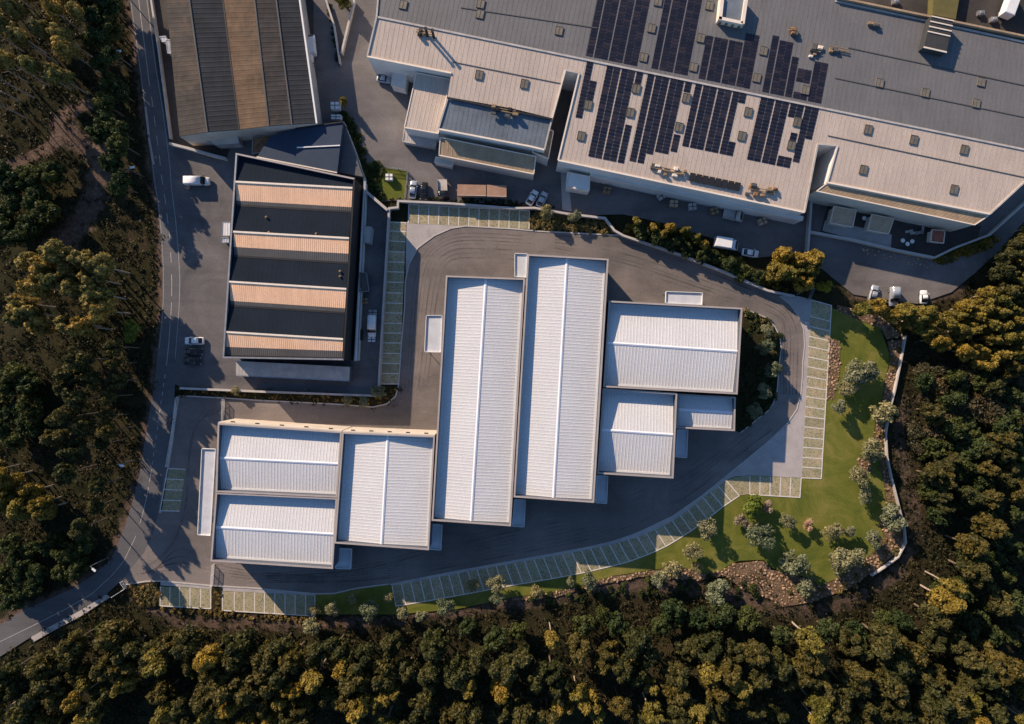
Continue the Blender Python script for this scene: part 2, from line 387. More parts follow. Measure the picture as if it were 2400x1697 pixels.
# ------------------------------------------------------------------ terrain
GS = 1.5
gx = np.arange(-300, 300.1, GS); gy = np.arange(-240, 240.1, GS)
GX, GY = np.meshgrid(gx, gy)
PXg = GX * 10 + 1200; PYg = 848.5 - GY * 10
site = np.zeros(GX.shape, bool)
for pl in (YARD, FACT, OLDY, NEWA, LAWN, ROAD_L + ROAD_R[::-1], [(p[0], p[1]) for p in WALL_E] + [(1800, 1340), (1300, 1400), (930, 1440), (740, 1440), (370, 1430), (376, 1362), (1000, 1300), (1900, 900)], [(360, 900), (2000, 900), (2000, 480), (900, 480), (860, 900)]):
    site |= in_poly(PXg, PYg, pl)
def blur(a, k, it):
    a = a.astype(float)
    for _ in range(it):
        for ax in (0, 1):
            b = a.copy()
            for s in range(1, k + 1): b += np.roll(a, s, ax) + np.roll(a, -s, ax)
            a = b / (2 * k + 1)
    return a
grow = blur(site, 2, 1) > 0.01
outm = 1 - blur(grow, 3, 3)
outm = np.clip((outm - 0.25) / 0.75, 0, 1)
def und(x, y):
    return (np.sin(x * 0.11 + 1.3) * np.cos(y * 0.09 - 0.4) + 0.6 * np.sin(x * 0.27 + y * 0.19) + 0.4 * np.cos(x * 0.43 - y * 0.37 + 2) + 0.25 * np.sin(x * 0.9 + 1) * np.sin(y * 0.8))
GZ = -0.22 + outm * (und(GX, GY) * 0.55 - 0.5)
dirt = np.zeros(GX.shape)
PATH = [(-40, 412), (0, 395), (60, 365), (110, 340), (135, 318), (118, 292), (130, 275), (165, 260), (207, 240)]
def seg_dist(X, Y, line):
    dd = np.full(X.shape, 1e9)
    for (x0, y0), (x1, y1) in zip(line[:-1], line[1:]):
        L2 = (x1 - x0) ** 2 + (y1 - y0) ** 2
        t = np.clip(((X - x0) * (x1 - x0) + (Y - y0) * (y1 - y0)) / L2, 0, 1)
        dd = np.minimum(dd, np.hypot(X - x0 - t * (x1 - x0), Y - y0 - t * (y1 - y0)))
    return dd
dirt += 1.3 * np.exp(-(seg_dist(PXg, PYg, PATH) / 13) ** 2)
dirt += 0.9 * np.exp(-(seg_dist(PXg, PYg, [(165, 315), (240, 360), (230, 420), (205, 480), (160, 550), (110, 590)]) / 34) ** 2)
dirt += 0.8 * np.exp(-(seg_dist(PXg, PYg, ROAD_L) / 16) ** 2)
dirt += 0.6 * np.exp(-(seg_dist(PXg, PYg, [(320, 1400), (420, 1460), (640, 1465), (800, 1460), (1000, 1445), (1200, 1415), (1400, 1380), (1600, 1370), (1750, 1400)]) / 26) ** 2)
dirt += 0.5 * np.exp(-(seg_dist(PXg, PYg, [(1750, 1420), (1900, 1440), (2000, 1410), (2100, 1350), (2150, 1270), (2140, 1180), (2110, 1060), (2120, 950)]) / 30) ** 2)
dirt += 0.5 * np.exp(-(seg_dist(PXg, PYg, [(2200, 900), (2330, 950)]) / 60) ** 2)
dirt += 0.6 * np.exp(-(seg_dist(PXg, PYg, [(2000, 690), (2150, 715), (2260, 680)]) / 18) ** 2)
def gz(x, y):
    i = (y - gy[0]) / GS; j = (x - gx[0]) / GS
    i0 = int(min(max(i, 0), len(gy) - 2)); j0 = int(min(max(j, 0), len(gx) - 2)); a = i - i0; b = j - j0
    return float((GZ[i0, j0] * (1 - b) + GZ[i0, j0 + 1] * b) * (1 - a) + (GZ[i0 + 1, j0] * (1 - b) + GZ[i0 + 1, j0 + 1] * b) * a)
ny, nx = GX.shape
ii = np.arange((ny - 1) * (nx - 1)); r_ = ii // (nx - 1); c_ = ii % (nx - 1); b0 = r_ * nx + c_
def np_mesh(name, V, F, mat, smooth=False):
    """V (n,3), F (m,4) quads"""
    me = bpy.data.meshes.new(name)
    me.vertices.add(len(V)); me.vertices.foreach_set('co', np.ascontiguousarray(V, np.float32).ravel())
    me.loops.add(F.size); me.loops.foreach_set('vertex_index', F.astype(np.int32).ravel())
    me.polygons.add(len(F)); me.polygons.foreach_set('loop_start', np.arange(0, F.size, F.shape[1], dtype=np.int32))
    me.polygons.foreach_set('loop_total', np.full(len(F), F.shape[1], np.int32))
    me.update(calc_edges=True)
    if smooth: me.polygons.foreach_set('use_smooth', np.ones(len(F), bool))
    me.materials.append(mat)
    return me
me = np_mesh('ground', np.stack([GX.ravel(), GY.ravel(), GZ.ravel()], 1), np.stack([b0, b0 + 1, b0 + nx + 1, b0 + nx], 1), M['ground'], True)
at_ = me.attributes.new('dirt', 'FLOAT', 'POINT'); at_.data.foreach_set('value', dirt.ravel().astype(np.float32))
g = bpy.data.objects.new('ground', me); C.objects.link(g); tag(g, 'wild wooded ground of dark soil, scrub and dirt around the site', 'ground', kind='structure')

# ------------------------------------------------------------------ roads, yards, lawn
def structure(name, poly, z, mat, label, depth=0.6, cat=None):
    o = slab(name, poly, z, depth, mat); return tag(o, label, cat or name.replace('_', ' '), kind='structure')
road = structure('road', ROAD_L + ROAD_R[::-1], 0.0, 'asphalt_road', 'two lane asphalt road curving down the left side', cat='road')
structure('old_yard', OLDY, -0.02, 'paved_dark', 'dark paved ground around the old dark roofed shed', cat='yard')
structure('forecourt', YARD, 0.012, 'asphalt_old', 'worn grey asphalt forecourt around the sawtooth roofed hall', cat='yard')
structure('factory_yard', FACT, 0.004, 'asphalt_fact', 'stained asphalt yard and service road along the factory', cat='yard')
wy = structure('warehouse_yard', NEWA, 0.02, 'asphalt_new', 'dark new asphalt yard circling the white warehouses', cat='yard')
structure('lawn', LAWN, -0.01, 'lawn', 'green lawn wrapping round the right end of the site', 0.3, cat='lawn')
structure('planting_bed', BED_E, 0.05, 'ground', 'dark curved planting bed beside the right hand warehouse', 0.4, cat='flower bed')
structure('planting_bed', BED_N, 0.05, 'ground', 'planting bed with ochre shrubs above the top drive', 0.4, cat='flower bed')
structure('planting_bed', BED_W, 0.05, 'ground', 'narrow planting bed under the forecourt wall', 0.4, cat='flower bed')
structure('planting_bed', [(497, 1376), (521, 1380), (521, 1432), (494, 1428)], 0.05, 'ground', 'small planting bed between the two lower left bay rows', 0.4, cat='flower bed')
structure('planting_bed', [(300, 1374), (340, 1366), (374, 1365), (374, 1420), (340, 1425)], 0.05, 'ground', 'planting bed left of the lower left bays', 0.4, cat='flower bed')
# concrete aprons
structure('concrete_apron', [(953, 520), (1096, 528), (1096, 530), (1057, 535), (1018, 552), (979, 581), (958, 620), (951, 652), (951, 600)], 0.03, 'concrete', 'pale concrete corner between the top and left bays', cat='pavement')
structure('concrete_apron', [(1644, 1162), (1723, 1099), (1800, 1036), (1844, 994), (1868, 960), (1878, 921), (1881, 882), (1882, 848), (1886, 811), (1884, 772), (1873, 743), (1852, 714), (1826, 693), (1870, 694), (1902, 702), (1879, 1120), (1757, 1114), (1720, 1117), (1702, 1126), (1683, 1141), (1645, 1169)], 0.03, 'concrete', 'wide pale concrete apron on the right of the drive', cat='pavement')
structure('concrete_apron', [(911, 1369), (1000, 1351), (1100, 1332), (1200, 1314), (1300, 1296), (1380, 1281), (1435, 1268), (1480, 1253), (1513, 1239), (1579, 1207), (1644, 1162)] + [(1645, 1169), (1609, 1199), (1574, 1222), (1532, 1244), (1495, 1259), (1440, 1275), (1383, 1287), (1300, 1303), (1200, 1321), (1100, 1339), (1000, 1357), (919, 1374)], 0.03, 'concrete', 'pale concrete strip along the curved row of bays', cat='pavement')
structure('concrete_apron', [(376, 1363), (497, 1374), (496, 1381), (376, 1372)], 0.03, 'concrete', 'pale concrete strip over the short lower left bays', cat='pavement')
structure('concrete_apron', [(520, 1376), (600, 1380), (739, 1393), (739, 1396), (521, 1385)], 0.03, 'concrete', 'pale concrete strip over the long lower left bays', cat='pavement')
structure('concrete_apron', [(1314, 398), (1330, 402), (1340, 495), (1318, 492)], 0.02, 'concrete', 'pale concrete lane crossing the factory yard', cat='pavement')
structure('pavement', [(371, 1201), (374, 1197), (392, 1096), (400, 1018), (410, 930), (414, 960), (407, 1030), (396, 1096), (378, 1203)], 0.05, 'kerb', 'narrow pale pavement between the road and the entrance fence', cat='pavement')
structure('pavement', [(71, 1494), (118, 1468), (183, 1434), (248, 1394), (258, 1400), (190, 1444), (122, 1480), (78, 1505)], 0.05, 'concrete', 'narrow pavement below the bend of the road', cat='pavement')

def kerb(line, label, w=0.28, z=0.13, mat='kerb'):
    b = MB(); b.ribbon(PP(line, z), w, -0.3, z); return b.obj('kerb', mat, None, label=label, cat='kerb', kind='structure')
kerb([(1096, 529), (1057, 535), (1018, 552), (979, 581), (958, 620), (950, 659), (948, 724), (940, 816), (938, 848), (934, 903), (927, 929), (906, 947), (874, 954), (783, 947), (600, 938), (528, 933), (429, 928)], 'kerb along the left edge of the warehouse drive')
kerb([(1096, 530), (1200, 536), (1265, 542), (1422, 550), (1455, 552)], 'kerb under the top row of bays')
kerb(BED_E[:11], 'kerb round the dark planting bed', 0.25)
kerb([(1826, 693), (1852, 714), (1873, 743), (1884, 772), (1886, 811), (1882, 848), (1881, 882), (1878, 921), (1868, 960), (1844, 994), (1800, 1036), (1723, 1099), (1644, 1163), (1579, 1208)], 'kerb along the right bend of the drive', 0.2)
kerb([(293, 1371), (340, 1363), (376, 1362), (497, 1373), (600, 1379), (738, 1392), (783, 1391), (835, 1379), (911, 1369)], 'kerb along the bottom left of the yard', 0.3)
# grit verge and edge stones on the road's far side
kerb([(341, 250), (350, 330), (360, 385)], 'grey verge strip left of the road above the bend', 0.5, 0.03, 'concrete')

# road paint: each dash is a piece of the road
def lerp_line(t):
    n = len(ROAD_L) - 1; i = min(int(t), n - 1); f = t - i
    L = [ROAD_L[i][k] * (1 - f) + ROAD_L[i + 1][k] * f for k in (0, 1)]
    Rr = [ROAD_R[i][k] * (1 - f) + ROAD_R[i + 1][k] * f for k in (0, 1)]
    return L, Rr
CEN = [(311, -60), (325, 0), (340, 118), (351, 204), (357, 240), (366, 310), (374, 370), (379, 418), (386, 460), (392, 510), (398, 555), (401, 610), (402.5, 660), (402, 710), (399, 760), (395, 810), (389, 866), (383, 905), (375, 960), (369, 1005), (361, 1058), (356, 1095), (350, 1130), (344, 1165), (332, 1214), (316, 1262), (290, 1315), (261, 1350), (215, 1392), (157, 1426), (80, 1465), (0, 1504), (-70, 1540)]
def sub_line(line, y0, y1):
    """piece of a line between arc positions"""
    acc = 0; out = []
    for a, b in zip(line[:-1], line[1:]):
        L = math.hypot(b[0] - a[0], b[1] - a[1])
        s, e = max(y0, acc), min(y1, acc + L)
        if s < e:
            for q in (s, e):
                t = (q - acc) / L; p = (a[0] + (b[0] - a[0]) * t, a[1] + (b[1] - a[1]) * t)
                if not out or math.hypot(out[-1][0] - p[0], out[-1][1] - p[1]) > 0.05: out.append(p)
        acc += L
    return out
def marking(line, w):
    b = MB(); b.ribbon(PP(line, 0.008), w, 0.002, 0.008); b.obj('marking', 'paint', road)
marking(sub_line(CEN, 0, 266), 0.13)
s = 290
while s < 700: marking(sub_line(CEN, s, s + 24), 0.14); s += 46
marking(sub_line(CEN, 710, 760), 0.14); marking(sub_line(CEN, 775, 815), 0.14); marking(sub_line(CEN, 825, 925), 0.14)
s = 945
while s < 1180: marking(sub_line(CEN, s, s + 9), 0.15); s += 20.5
marking(sub_line(CEN, 1180, 1200), 0.14); marking(sub_line(CEN, 1212, 1300), 0.14); marking(sub_line(CEN, 1330, 1900), 0.12)
marking([(a - 3.5, b) for a, b in ROAD_R[:15]], 0.10)
marking([(a + 3, b) for a, b in ROAD_L[:13]], 0.08)

# ------------------------------------------------------------------ parking bays
def resample(line, n):
    acc = [0]
    for a, b in zip(line[:-1], line[1:]): acc.append(acc[-1] + math.hypot(b[0] - a[0], b[1] - a[1]))
    out = []
    for k in range(n + 1):
        q = acc[-1] * k / n; i = 0
        while i < len(line) - 2 and acc[i + 1] < q: i += 1
        t = (q - acc[i]) / max(1e-6, acc[i + 1] - acc[i])
        out.append((line[i][0] + (line[i + 1][0] - line[i][0]) * t, line[i][1] + (line[i + 1][1] - line[i][1]) * t))
    return out
def bays(label, A, B, skip_last=False, edge=True, w=0.2):
    """bays between line A (drive side) and line B (far side), one divider between each pair"""
    st = tag(bpy.data.objects.new('parking_row', None), label, 'parking', kind='structure')
    st.location = P(A[0][0], A[0][1], 0); C.objects.link(st)
    for i in range(len(A) - 1):
        b = MB(); b.prism(PP([A[i], A[i + 1], B[i + 1], B[i]], 0.05), 0.3); b.obj('paving_bay', 'paver', st)
    for i in range(len(A)):
        b = MB(); b.ribbon(PP([A[i], B[i]], 0.075), w, -0.1, 0.075); b.obj('divider', 'divider', st)
    if edge:
        b = MB(); b.ribbon(PP(B, 0.08), w, -0.1, 0.08); b.obj('edge_kerb', 'divider', st)
    return st
def lin(a, b, ts): return [(a[0] + (b[0] - a[0]) * t, a[1] + (b[1] - a[1]) * t) for t in ts]
n = 12
bays('row of grass paver bays along the top wall', resample([(957, 523), (1240, 537)], n), resample([(958, 479), (1241, 494)], n))
ys = [522, 543, 566.5, 591, 615, 638, 662, 687, 711, 734, 758, 781, 804, 828.5, 852, 875.5, 900]
bays('column of grass paver bays beside the forecourt wall', lin((952, 522), (936, 900), [(y - 522) / 378 for y in ys]), lin((912, 520), (892, 900), [(y - 522) / 378 for y in ys]))
ys = [703, 741.5, 765, 788.5, 812, 837, 860, 883, 907, 930, 954, 977, 1001, 1026, 1049, 1073, 1096, 1121]
bays('column of paver bays on the left edge of the lawn', lin((1902, 703), (1879, 1120), [(y - 703) / 418 for y in ys]), lin((1949, 716), (1925, 1122), [(y - 703) / 418 for y in ys]))
bays('short row of paver bays where the lawn meets the apron', resample([(1757.5, 1115), (1878, 1121)], 5), resample([(1757.5, 1159), (1875, 1166)], 5))
bays('long curved row of paver bays below the drive', resample(INNER, 37), resample(OUTER, 37))
bays('short row of five paver bays at the lower left', lin((376, 1375), (494, 1381), [0, .19, .38, .59, .8, 1]), lin((375, 1420), (494, 1427), [0, .19, .38, .59, .8, 1]))
bays('long row of paver bays at the lower left', lin((521, 1386), (738, 1396), [0, .13, .235, .35, .455, .567, .677, .786, .9, 1]), lin((521, 1431), (738, 1444), [0, .13, .235, .35, .455, .567, .677, .786, .9, 1]))
bays('four paver bays beside the road at the entrance', resample([(435, 1100), (421, 1198)], 4), resample([(393, 1098), (375, 1197)], 4))
st = slab('paver_corner', [(1703, 1127), (1721, 1118), (1756, 1115), (1756, 1158), (1734, 1161)], 0.05, 0.3, 'paver'); tag(st, 'triangular paver corner between curved and short bays', 'pavement', kind='structure')

M['tyre_mark'] = asphalt('scuffed_asphalt', (0.17, 0.152, 0.142), (0.28, 0.245, 0.225), 0.3, 0.3)
M['tyre_dark'] = asphalt('rubbered_asphalt', (0.11, 0.098, 0.092), (0.18, 0.157, 0.144), 0.3, 0.3)
for k_ in ('tyre_mark', 'tyre_dark'):      # worn, patchy marks
    nt_ = M[k_].node_tree; tr = nt_.nodes.new('ShaderNodeBsdfTransparent'); ms_ = nt_.nodes.new('ShaderNodeMixShader')
    nt_.links.new(ramp(nt_, noise(nt_, coords(nt_), 0.13, 4, 0.6), [(0.42, (0, 0, 0)), (0.68, (0.55, 0.55, 0.55))]), ms_.inputs[0])
    nt_.links.new(tr.outputs[0], ms_.inputs[1]); nt_.links.new(nt_.nodes['Principled BSDF'].outputs[0], ms_.inputs[2]); nt_.links.new(ms_.outputs[0], nt_.nodes['Material Output'].inputs[0])
TZ = [0.022]
def tyre(line, k):
    TZ[0] += 0.0012; z_ = TZ[0]; v_ = []; L_ = PP(line, z_); w_ = random.uniform(.15, .4); b = MB()
    for i in range(len(L_)):
        t_ = (L_[min(i + 1, len(L_) - 1)] - L_[max(i - 1, 0)]).normalized(); n_ = Vector((-t_.y, t_.x, 0)) * w_ / 2; v_ += [L_[i] + n_, L_[i] - n_]
    b.add(v_, [(2 * i, 2 * i + 1, 2 * i + 3, 2 * i + 2) for i in range(len(L_) - 1)]); b.obj('tyre_mark', 'tyre_mark' if k else 'tyre_dark', wy)
def smooth_line(line):
    for _ in range(3):
        o = [line[0]]
        for a, b in zip(line[:-1], line[1:]): o += [(a[0] * .75 + b[0] * .25, a[1] * .75 + b[1] * .25), (a[0] * .25 + b[0] * .75, a[1] * .25 + b[1] * .75)]
        line = o + [line[-1]]
    return line
for k in range(9):
    d_ = 16 + k * 9 + random.uniform(-3, 3); e_ = random.uniform(-20, 20)
    tyre(smooth_line([(640 + e_ * 4, 1368 - d_ * .25), (840, 1372 - d_ * .45), (1000, 1351 - d_ * .75), (1200, 1314 - d_), (1380, 1281 - d_), (1513, 1236 - d_), (1640, 1160 - d_ * .9), (1745 + e_, 1078 - d_ * .9), (1815 - d_ * .35, 1015 - d_ * .5)]), k % 3)
for k in range(7):
    d_ = 8 + k * 10 + random.uniform(-3, 3)
    tyre(smooth_line([(1230 + d_, 544 + d_), (1096, 534 + d_), (1040 + d_ * .3, 545 + d_ * .9), (985 + d_ * .8, 583 + d_ * .6), (962 + d_, 640 + d_ * .3), (955 + d_ * .9, 740), (946 + d_ * .9, 860), (940 + d_ * .8, 920 + d_ * .2)]), k % 2)
for k in range(6):
    d_ = 8 + k * 12 + random.uniform(-3, 3)
    tyre(smooth_line([(1300, 548 + d_ * .6), (1450, 556 + d_), (1590, 602 + d_), (1760, 672 + d_ * .8), (1845 - d_ * .2, 716 + d_ * .5), (1874 - d_ * .6, 775 + d_ * .1), (1874 - d_ * .7, 850), (1870 - d_ * .6, 925)]), k % 2)
for k in range(7):
    d_ = k * 13 + random.uniform(-4, 4)
    tyre(smooth_line([(320 + d_ * .8, 1335 - d_ * .3), (380 + d_ * .5, 1310 - d_ * .6), (430 + d_ * .2, 1230 - d_), (440, 1120 - d_), (452 + d_ * .15, 1000 - d_ * .3), (470 + d_, 955)] if k % 2 else [(318 + d_ * .5, 1345), (420, 1335 - d_ * .8), (480, 1345 - d_ * .35), (600, 1358 - d_ * .2), (760, 1368 - d_ * .2)]), k % 2)

# ------------------------------------------------------------------ walls and fences
def wallthing(name, line, h, w, mat, label, cat='wall', z0=-0.6):
    b = MB(); b.ribbon(PP(line, h), w, z0, h)
    return b.obj(name, mat, None, label=label, cat=cat)
def coped(line, h, w, mat, label, cope='kerb', z0=-0.6):
    t = thing('boundary_wall', P(line[0][0], line[0][1], 0), label, 'wall')
    b = MB(); b.ribbon(PP(line, h), w, z0, h); b.obj('wall', mat, t)
    b = MB(); b.ribbon(PP(line, h), w + 0.12, h + 0.002, h + 0.09); b.obj('coping', cope, t)
coped([(421, 910), (640, 919), (886, 928), (900, 690), (912, 488), (932, 486), (933, 471), (1060, 477), (1200, 488), (1252, 487), (1330, 501), (1418, 511), (1440, 540), (1461, 552), (1592, 596), (1700, 638), (1800, 681), (1862, 694)], 1.5, 0.35, 'wall_conc', 'long pale concrete wall from the forecourt corner round to the right bend')
coped([(804, 286), (830, 352), (855, 424)], 2.2, 0.4, 'wall_white', 'white wall slanting down beside the navy roofed shed')
coped([(857, 448), (880, 468), (908, 492)], 1.8, 0.5, 'wall_conc', 'short grey wall joining the sawtooth hall to the bay corner')
coped([(396, 336), (440, 347), (485, 360), (530, 372)], 1.6, 0.45, 'wall_cream', 'cream wall slanting from the road to the sawtooth hall')
coped(WALL_E[3:16], 0.9, 0.16, 'wall_conc', 'winding concrete retaining wall round the outside of the lawn')
coped([(830, 0), (800, 125)], 1.2, 0.35, 'wall_conc', 'straight pale wall left of the factory ramp')
coped([(764, 0), (783, 60), (797, 150)], 1.0, 0.3, 'wall_conc', 'thin wall with ivy beside the old shed lane')
coped([(1897, 543), (2000, 562), (2100, 586), (2190, 604)], 1.2, 0.45, 'wall_cream', 'sunlit cream wall under the pavilion terrace')
coped([(2190, 604), (2240, 580), (2320, 550), (2400, 478), (2440, 440)], 1.2, 0.35, 'wall_conc', 'grey wall along the top of the curved hedge')
coped([(1893, 596), (1897, 543), (1905, 424)], 1.5, 0.4, 'wall_conc', 'pale wall beside the right factory alley')
coped([(348, -40), (360, 40), (372, 120), (388, 240), (399, 325)], 1.0, 0.3, 'wall_conc', 'low wall between the road and the old shed')
def fence(line, h, label, cat='fence', mat='white_plastic', n=None):
    """posts and rails, every post a part"""
    t = thing('fence', P(line[0][0], line[0][1], 0), label, cat)
    L = PP(line, 0)
    for z in (0.15, h * 0.55, h):
        b = MB(); b.ribbon(L, 0.06, z - 0.04, z + 0.04); b.obj('rail', mat, t)
    pts = resample(line, n or max(2, int(sum((b - a).length for a, b in zip(L[:-1], L[1:])) / 2.5)))
    for q in pts:
        c = P(q[0], q[1], 0); b = MB(); b.abox(c.x - .06, c.x + .06, c.y - .06, c.y + .06, 0, h + 0.08); b.obj('post', mat, t)
    b = MB()
    for q in resample(line, len(pts) * 10):
        c = P(q[0], q[1], 0); b.abox(c.x - .02, c.x + .02, c.y - .02, c.y + .02, 0.15, h)
    tag(b.obj('bars', mat, t), kind='stuff')
fence([(420, 930), (410, 1000), (394, 1092)], 1.3, 'white railing between the road and the warehouse yard')
fence([(527, 936), (525, 988)], 1.5, 'white sliding gate above the lower left warehouse', 'gate')
fence([(503, 1322), (499, 1372)], 1.5, 'white sliding gate below the lower left warehouse', 'gate')
fence([(268, 1396), (298, 1377), (288, 1362)], 1.2, 'small white gate where the road meets the yard', 'gate')
fence([(1866, 690), (1880, 668), (1902, 678), (1892, 702)], 1.8, 'small square railing by the right bend', 'fence', 'steel')

# ------------------------------------------------------------------ white warehouses
def warehouse(label, TL, TR, BR, BL, zt, axis, ridge, eave_d=1.7, ridge_d=0.75, vents=False):
    """axis 'h': ridge runs left-right; 'v': ridge runs top-bottom. ridge = its two end pixels"""
    top = PP([TL, TR, BR, BL], zt)
    cen = sum(top, Vector()) / 4
    t = thing('warehouse', Vector((cen.x, cen.y, 0)), label, 'warehouse')
    top = inset(top, 0.02)
    inn = inset(top, 0.28)
    for i in range(4):
        j = (i + 1) % 4
        b = MB(); b.prism([top[i], top[j], inn[j], inn[i]], zt + 0.3); w = b.obj('wall', 'wall_grey', t)
        # wall panels: shallow vertical joints
        a, c = top[i], top[j]; nn = (c - a).normalized(); out = Vector((nn.y, -nn.x, 0))
        if out.dot((a + c) / 2 - cen) < 0: out = -out
        L = (c - a).length; k = int(L / 6)
        if i in (0, 2) and vents is False and k > 1:
            for q in range(k):
                m = a.lerp(c, (q + 0.5) / k)
                b = MB(); b.box(at(m, 2.1) + out * 0.05, nn * 1.6, out * 0.05, Vector((0, 0, 2.0))); b.obj('dock_door', 'canopy', w)
    co = inset(top, -0.06); ci = inset(top, 0.30)
    for i in range(4):
        j = (i + 1) % 4
        b = MB(); b.prism([at(co[i], zt + 0.08), at(co[j], zt + 0.08), at(ci[j], zt + 0.08), at(ci[i], zt + 0.08)], 0.078); b.obj('coping', 'coping', t)
    ze, zr = zt - eave_d, zt - ridge_d
    e = inset(top, 0.31)
    if axis == 'h':
        A, B = P(*ridge[0], zr), P(*ridge[1], zr)
        n1 = (e[0], e[1]); n2 = (e[3], e[2])
        A = A.lerp(B, -0.05); B = B.lerp(A, -0.05)
        la, lb = (e[0], e[3]), (e[1], e[2])
    else:
        A, B = P(*ridge[0], zr), P(*ridge[1], zr)
        n1 = (e[0], e[3]); n2 = (e[1], e[2])
        la, lb = (e[0], e[1]), (e[3], e[2])
    def cut(p, q, a, b):
        u = q - p; v = b - a; den = u.x * v.y - u.y * v.x
        s_ = ((a.x - p.x) * v.y - (a.y - p.y) * v.x) / den
        return at(p + u * s_, zr)
    A, B = cut(A, B, *la), cut(A, B, *lb)
    for s_ in (n1, n2):
        vs, fs = ribbed(A, B, at(s_[1], ze), at(s_[0], ze), 0.72, 0.028)
        obj('roof_slope', vs, fs, 'roof_white', t)
    b = MB(); u = (B - A).normalized(); w = Vector((-u.y, u.x, 0))
    b.add([A + w * .32 + Vector((0, 0, .05)), B + w * .32 + Vector((0, 0, .05)), B + Vector((0, 0, .17)), A + Vector((0, 0, .17)), B - w * .32 + Vector((0, 0, .05)), A - w * .32 + Vector((0, 0, .05))], [(0, 3, 2, 1), (3, 5, 4, 2)])
    b.obj('ridge_cap', 'ridge', t)
    for s_ in (n1, n2):   # valley gutters along the eaves
        a, c = at(s_[0], ze + .1), at(s_[1], ze + .1); nn = (c - a).normalized(); iw = Vector((-nn.y, nn.x, 0))
        if iw.dot(cen - a) < 0: iw = -iw
        b = MB(); b.box((a + c) / 2 + iw * .22, nn * ((c - a).length / 2 - .05), iw * .2, Vector((0, 0, .05))); b.obj('gutter', 'roof_white', t)
    if vents:
        a, c = top[0], top[1]; nn = (c - a).normalized(); out = Vector((-nn.y, nn.x, 0))
        b = MB(); m = (a + c) / 2 + out * .16; b.box(at(m, zt / 2 - .06), nn * ((c - a).length / 2), out * .15, Vector((0, 0, zt / 2))); b.obj('north_wall_cladding', 'wall_cream', t)
        for q in range(5):
            m = a.lerp(c, (q + .5) / 5) + out * .42
            b = MB(); b.box(at(m, zt - 1.2), nn * .42, out * .12, Vector((0, 0, .22))); b.obj('wall_vent', 'dark', t)
    return t
WH = {}
WH['A1'] = warehouse('upper of the two small white warehouses stacked at the lower left', (511, 992), (801, 1012), (790, 1166), (506, 1153), 9.3, 'h', [(511, 1073), (792, 1087)], vents=True)
WH['A2'] = warehouse('lowest white warehouse, at the bottom left corner of the group', (506, 1154.5), (790, 1167.5), (780, 1333), (494, 1315), 9.2, 'h', [(500, 1235), (782, 1252)])
WH['B'] = warehouse('white warehouse left of the two longest ones, with upright ridge', (802.5, 1013), (1019, 1022), (1005, 1289), (784, 1273), 9.6, 'v', [(909, 1020), (894, 1279)], vents=True)
WH['C'] = warehouse('left one of the two longest white warehouses', (1045.5, 646), (1230, 653), (1197, 1233), (1012, 1220), 10.2, 'v', [(1139, 651), (1104, 1223)])
WH['D'] = warehouse('right one of the two longest white warehouses, reaching highest', (1237, 596), (1426, 607), (1392, 1178), (1204, 1165), 10.5, 'v', [(1329, 604), (1297, 1168)])
WH['E'] = warehouse('wide white warehouse at the right beside the dark planting bed', (1427, 705), (1740, 722), (1728, 924), (1414, 907), 9.7, 'h', [(1417, 803), (1733, 824)], 1.9, 0.7)
WH['F'] = warehouse('square white warehouse at the lower right of the group', (1413, 910), (1587, 921.5), (1578, 1121), (1400, 1110), 9.3, 'h', [(1404, 1007), (1580, 1019)], 2.0, 0.75)
WH['G'] = warehouse('smallest lean-to white warehouse at the far right', (1589, 923), (1724, 931), (1722, 1010), (1585, 1003), 7.6, 'h', [(1587, 959), (1723, 967)], 1.3, 0.7)
def canopy(par, poly, z, name='canopy', lip=0.35):
    w = WH[par]; q = PP(poly, z)
    b = MB(); b.prism(q, 0.18); c = b.obj(name, 'canopy', w)
    for i in range(4):
        j = (i + 1) % 4; a, e = q[i], q[j]; nn = (e - a).normalized(); m = (a + e) / 2; cen = sum(q, Vector()) / 4
        o_ = Vector((-nn.y, nn.x, 0)); o_ = o_ if o_.dot(m - cen) > 0 else -o_
        b = MB(); b.box(m + o_ * .062 + Vector((0, 0, lip / 2 - .09)), nn * ((e - a).length / 2), o_ * .06, Vector((0, 0, lip / 2 + .095))); b.obj('lip', 'white_plastic', c)
    for i in range(4):
        p = q[i].lerp(sum(q, Vector()) / 4, 0.06); b = MB(); b.tube(at(p, 0), at(p, z - .2), .08); b.obj('post', 'steel', c)
canopy('C', [(1000, 740), (1036, 740), (1033, 825), (996, 824)], 4.2)
canopy('D', [(1207, 595), (1235, 596), (1233, 650), (1207, 648)], 4.5)
canopy('E', [(1561, 684), (1645, 687), (1644, 714), (1560, 710)], 4.2)
canopy('A2', [(475, 1052), (506, 1053), (494, 1254), (465, 1252)], 4.3)
canopy('A2', [(790, 1284), (824, 1286), (822, 1332), (788, 1331)], 4.0)
canopy('B', [(1012, 1228), (1036, 1230), (1033, 1288), (1008, 1286)], 4.0)
canopy('C', [(1206, 1170), (1231, 1172), (1228, 1234), (1201, 1232)], 4.0)
canopy('D', [(1398, 1114), (1424, 1116), (1421, 1179), (1396, 1177)], 4.0)
canopy('F', [(1587, 1007), (1611, 1008), (1608, 1072), (1583, 1070)], 4.0)

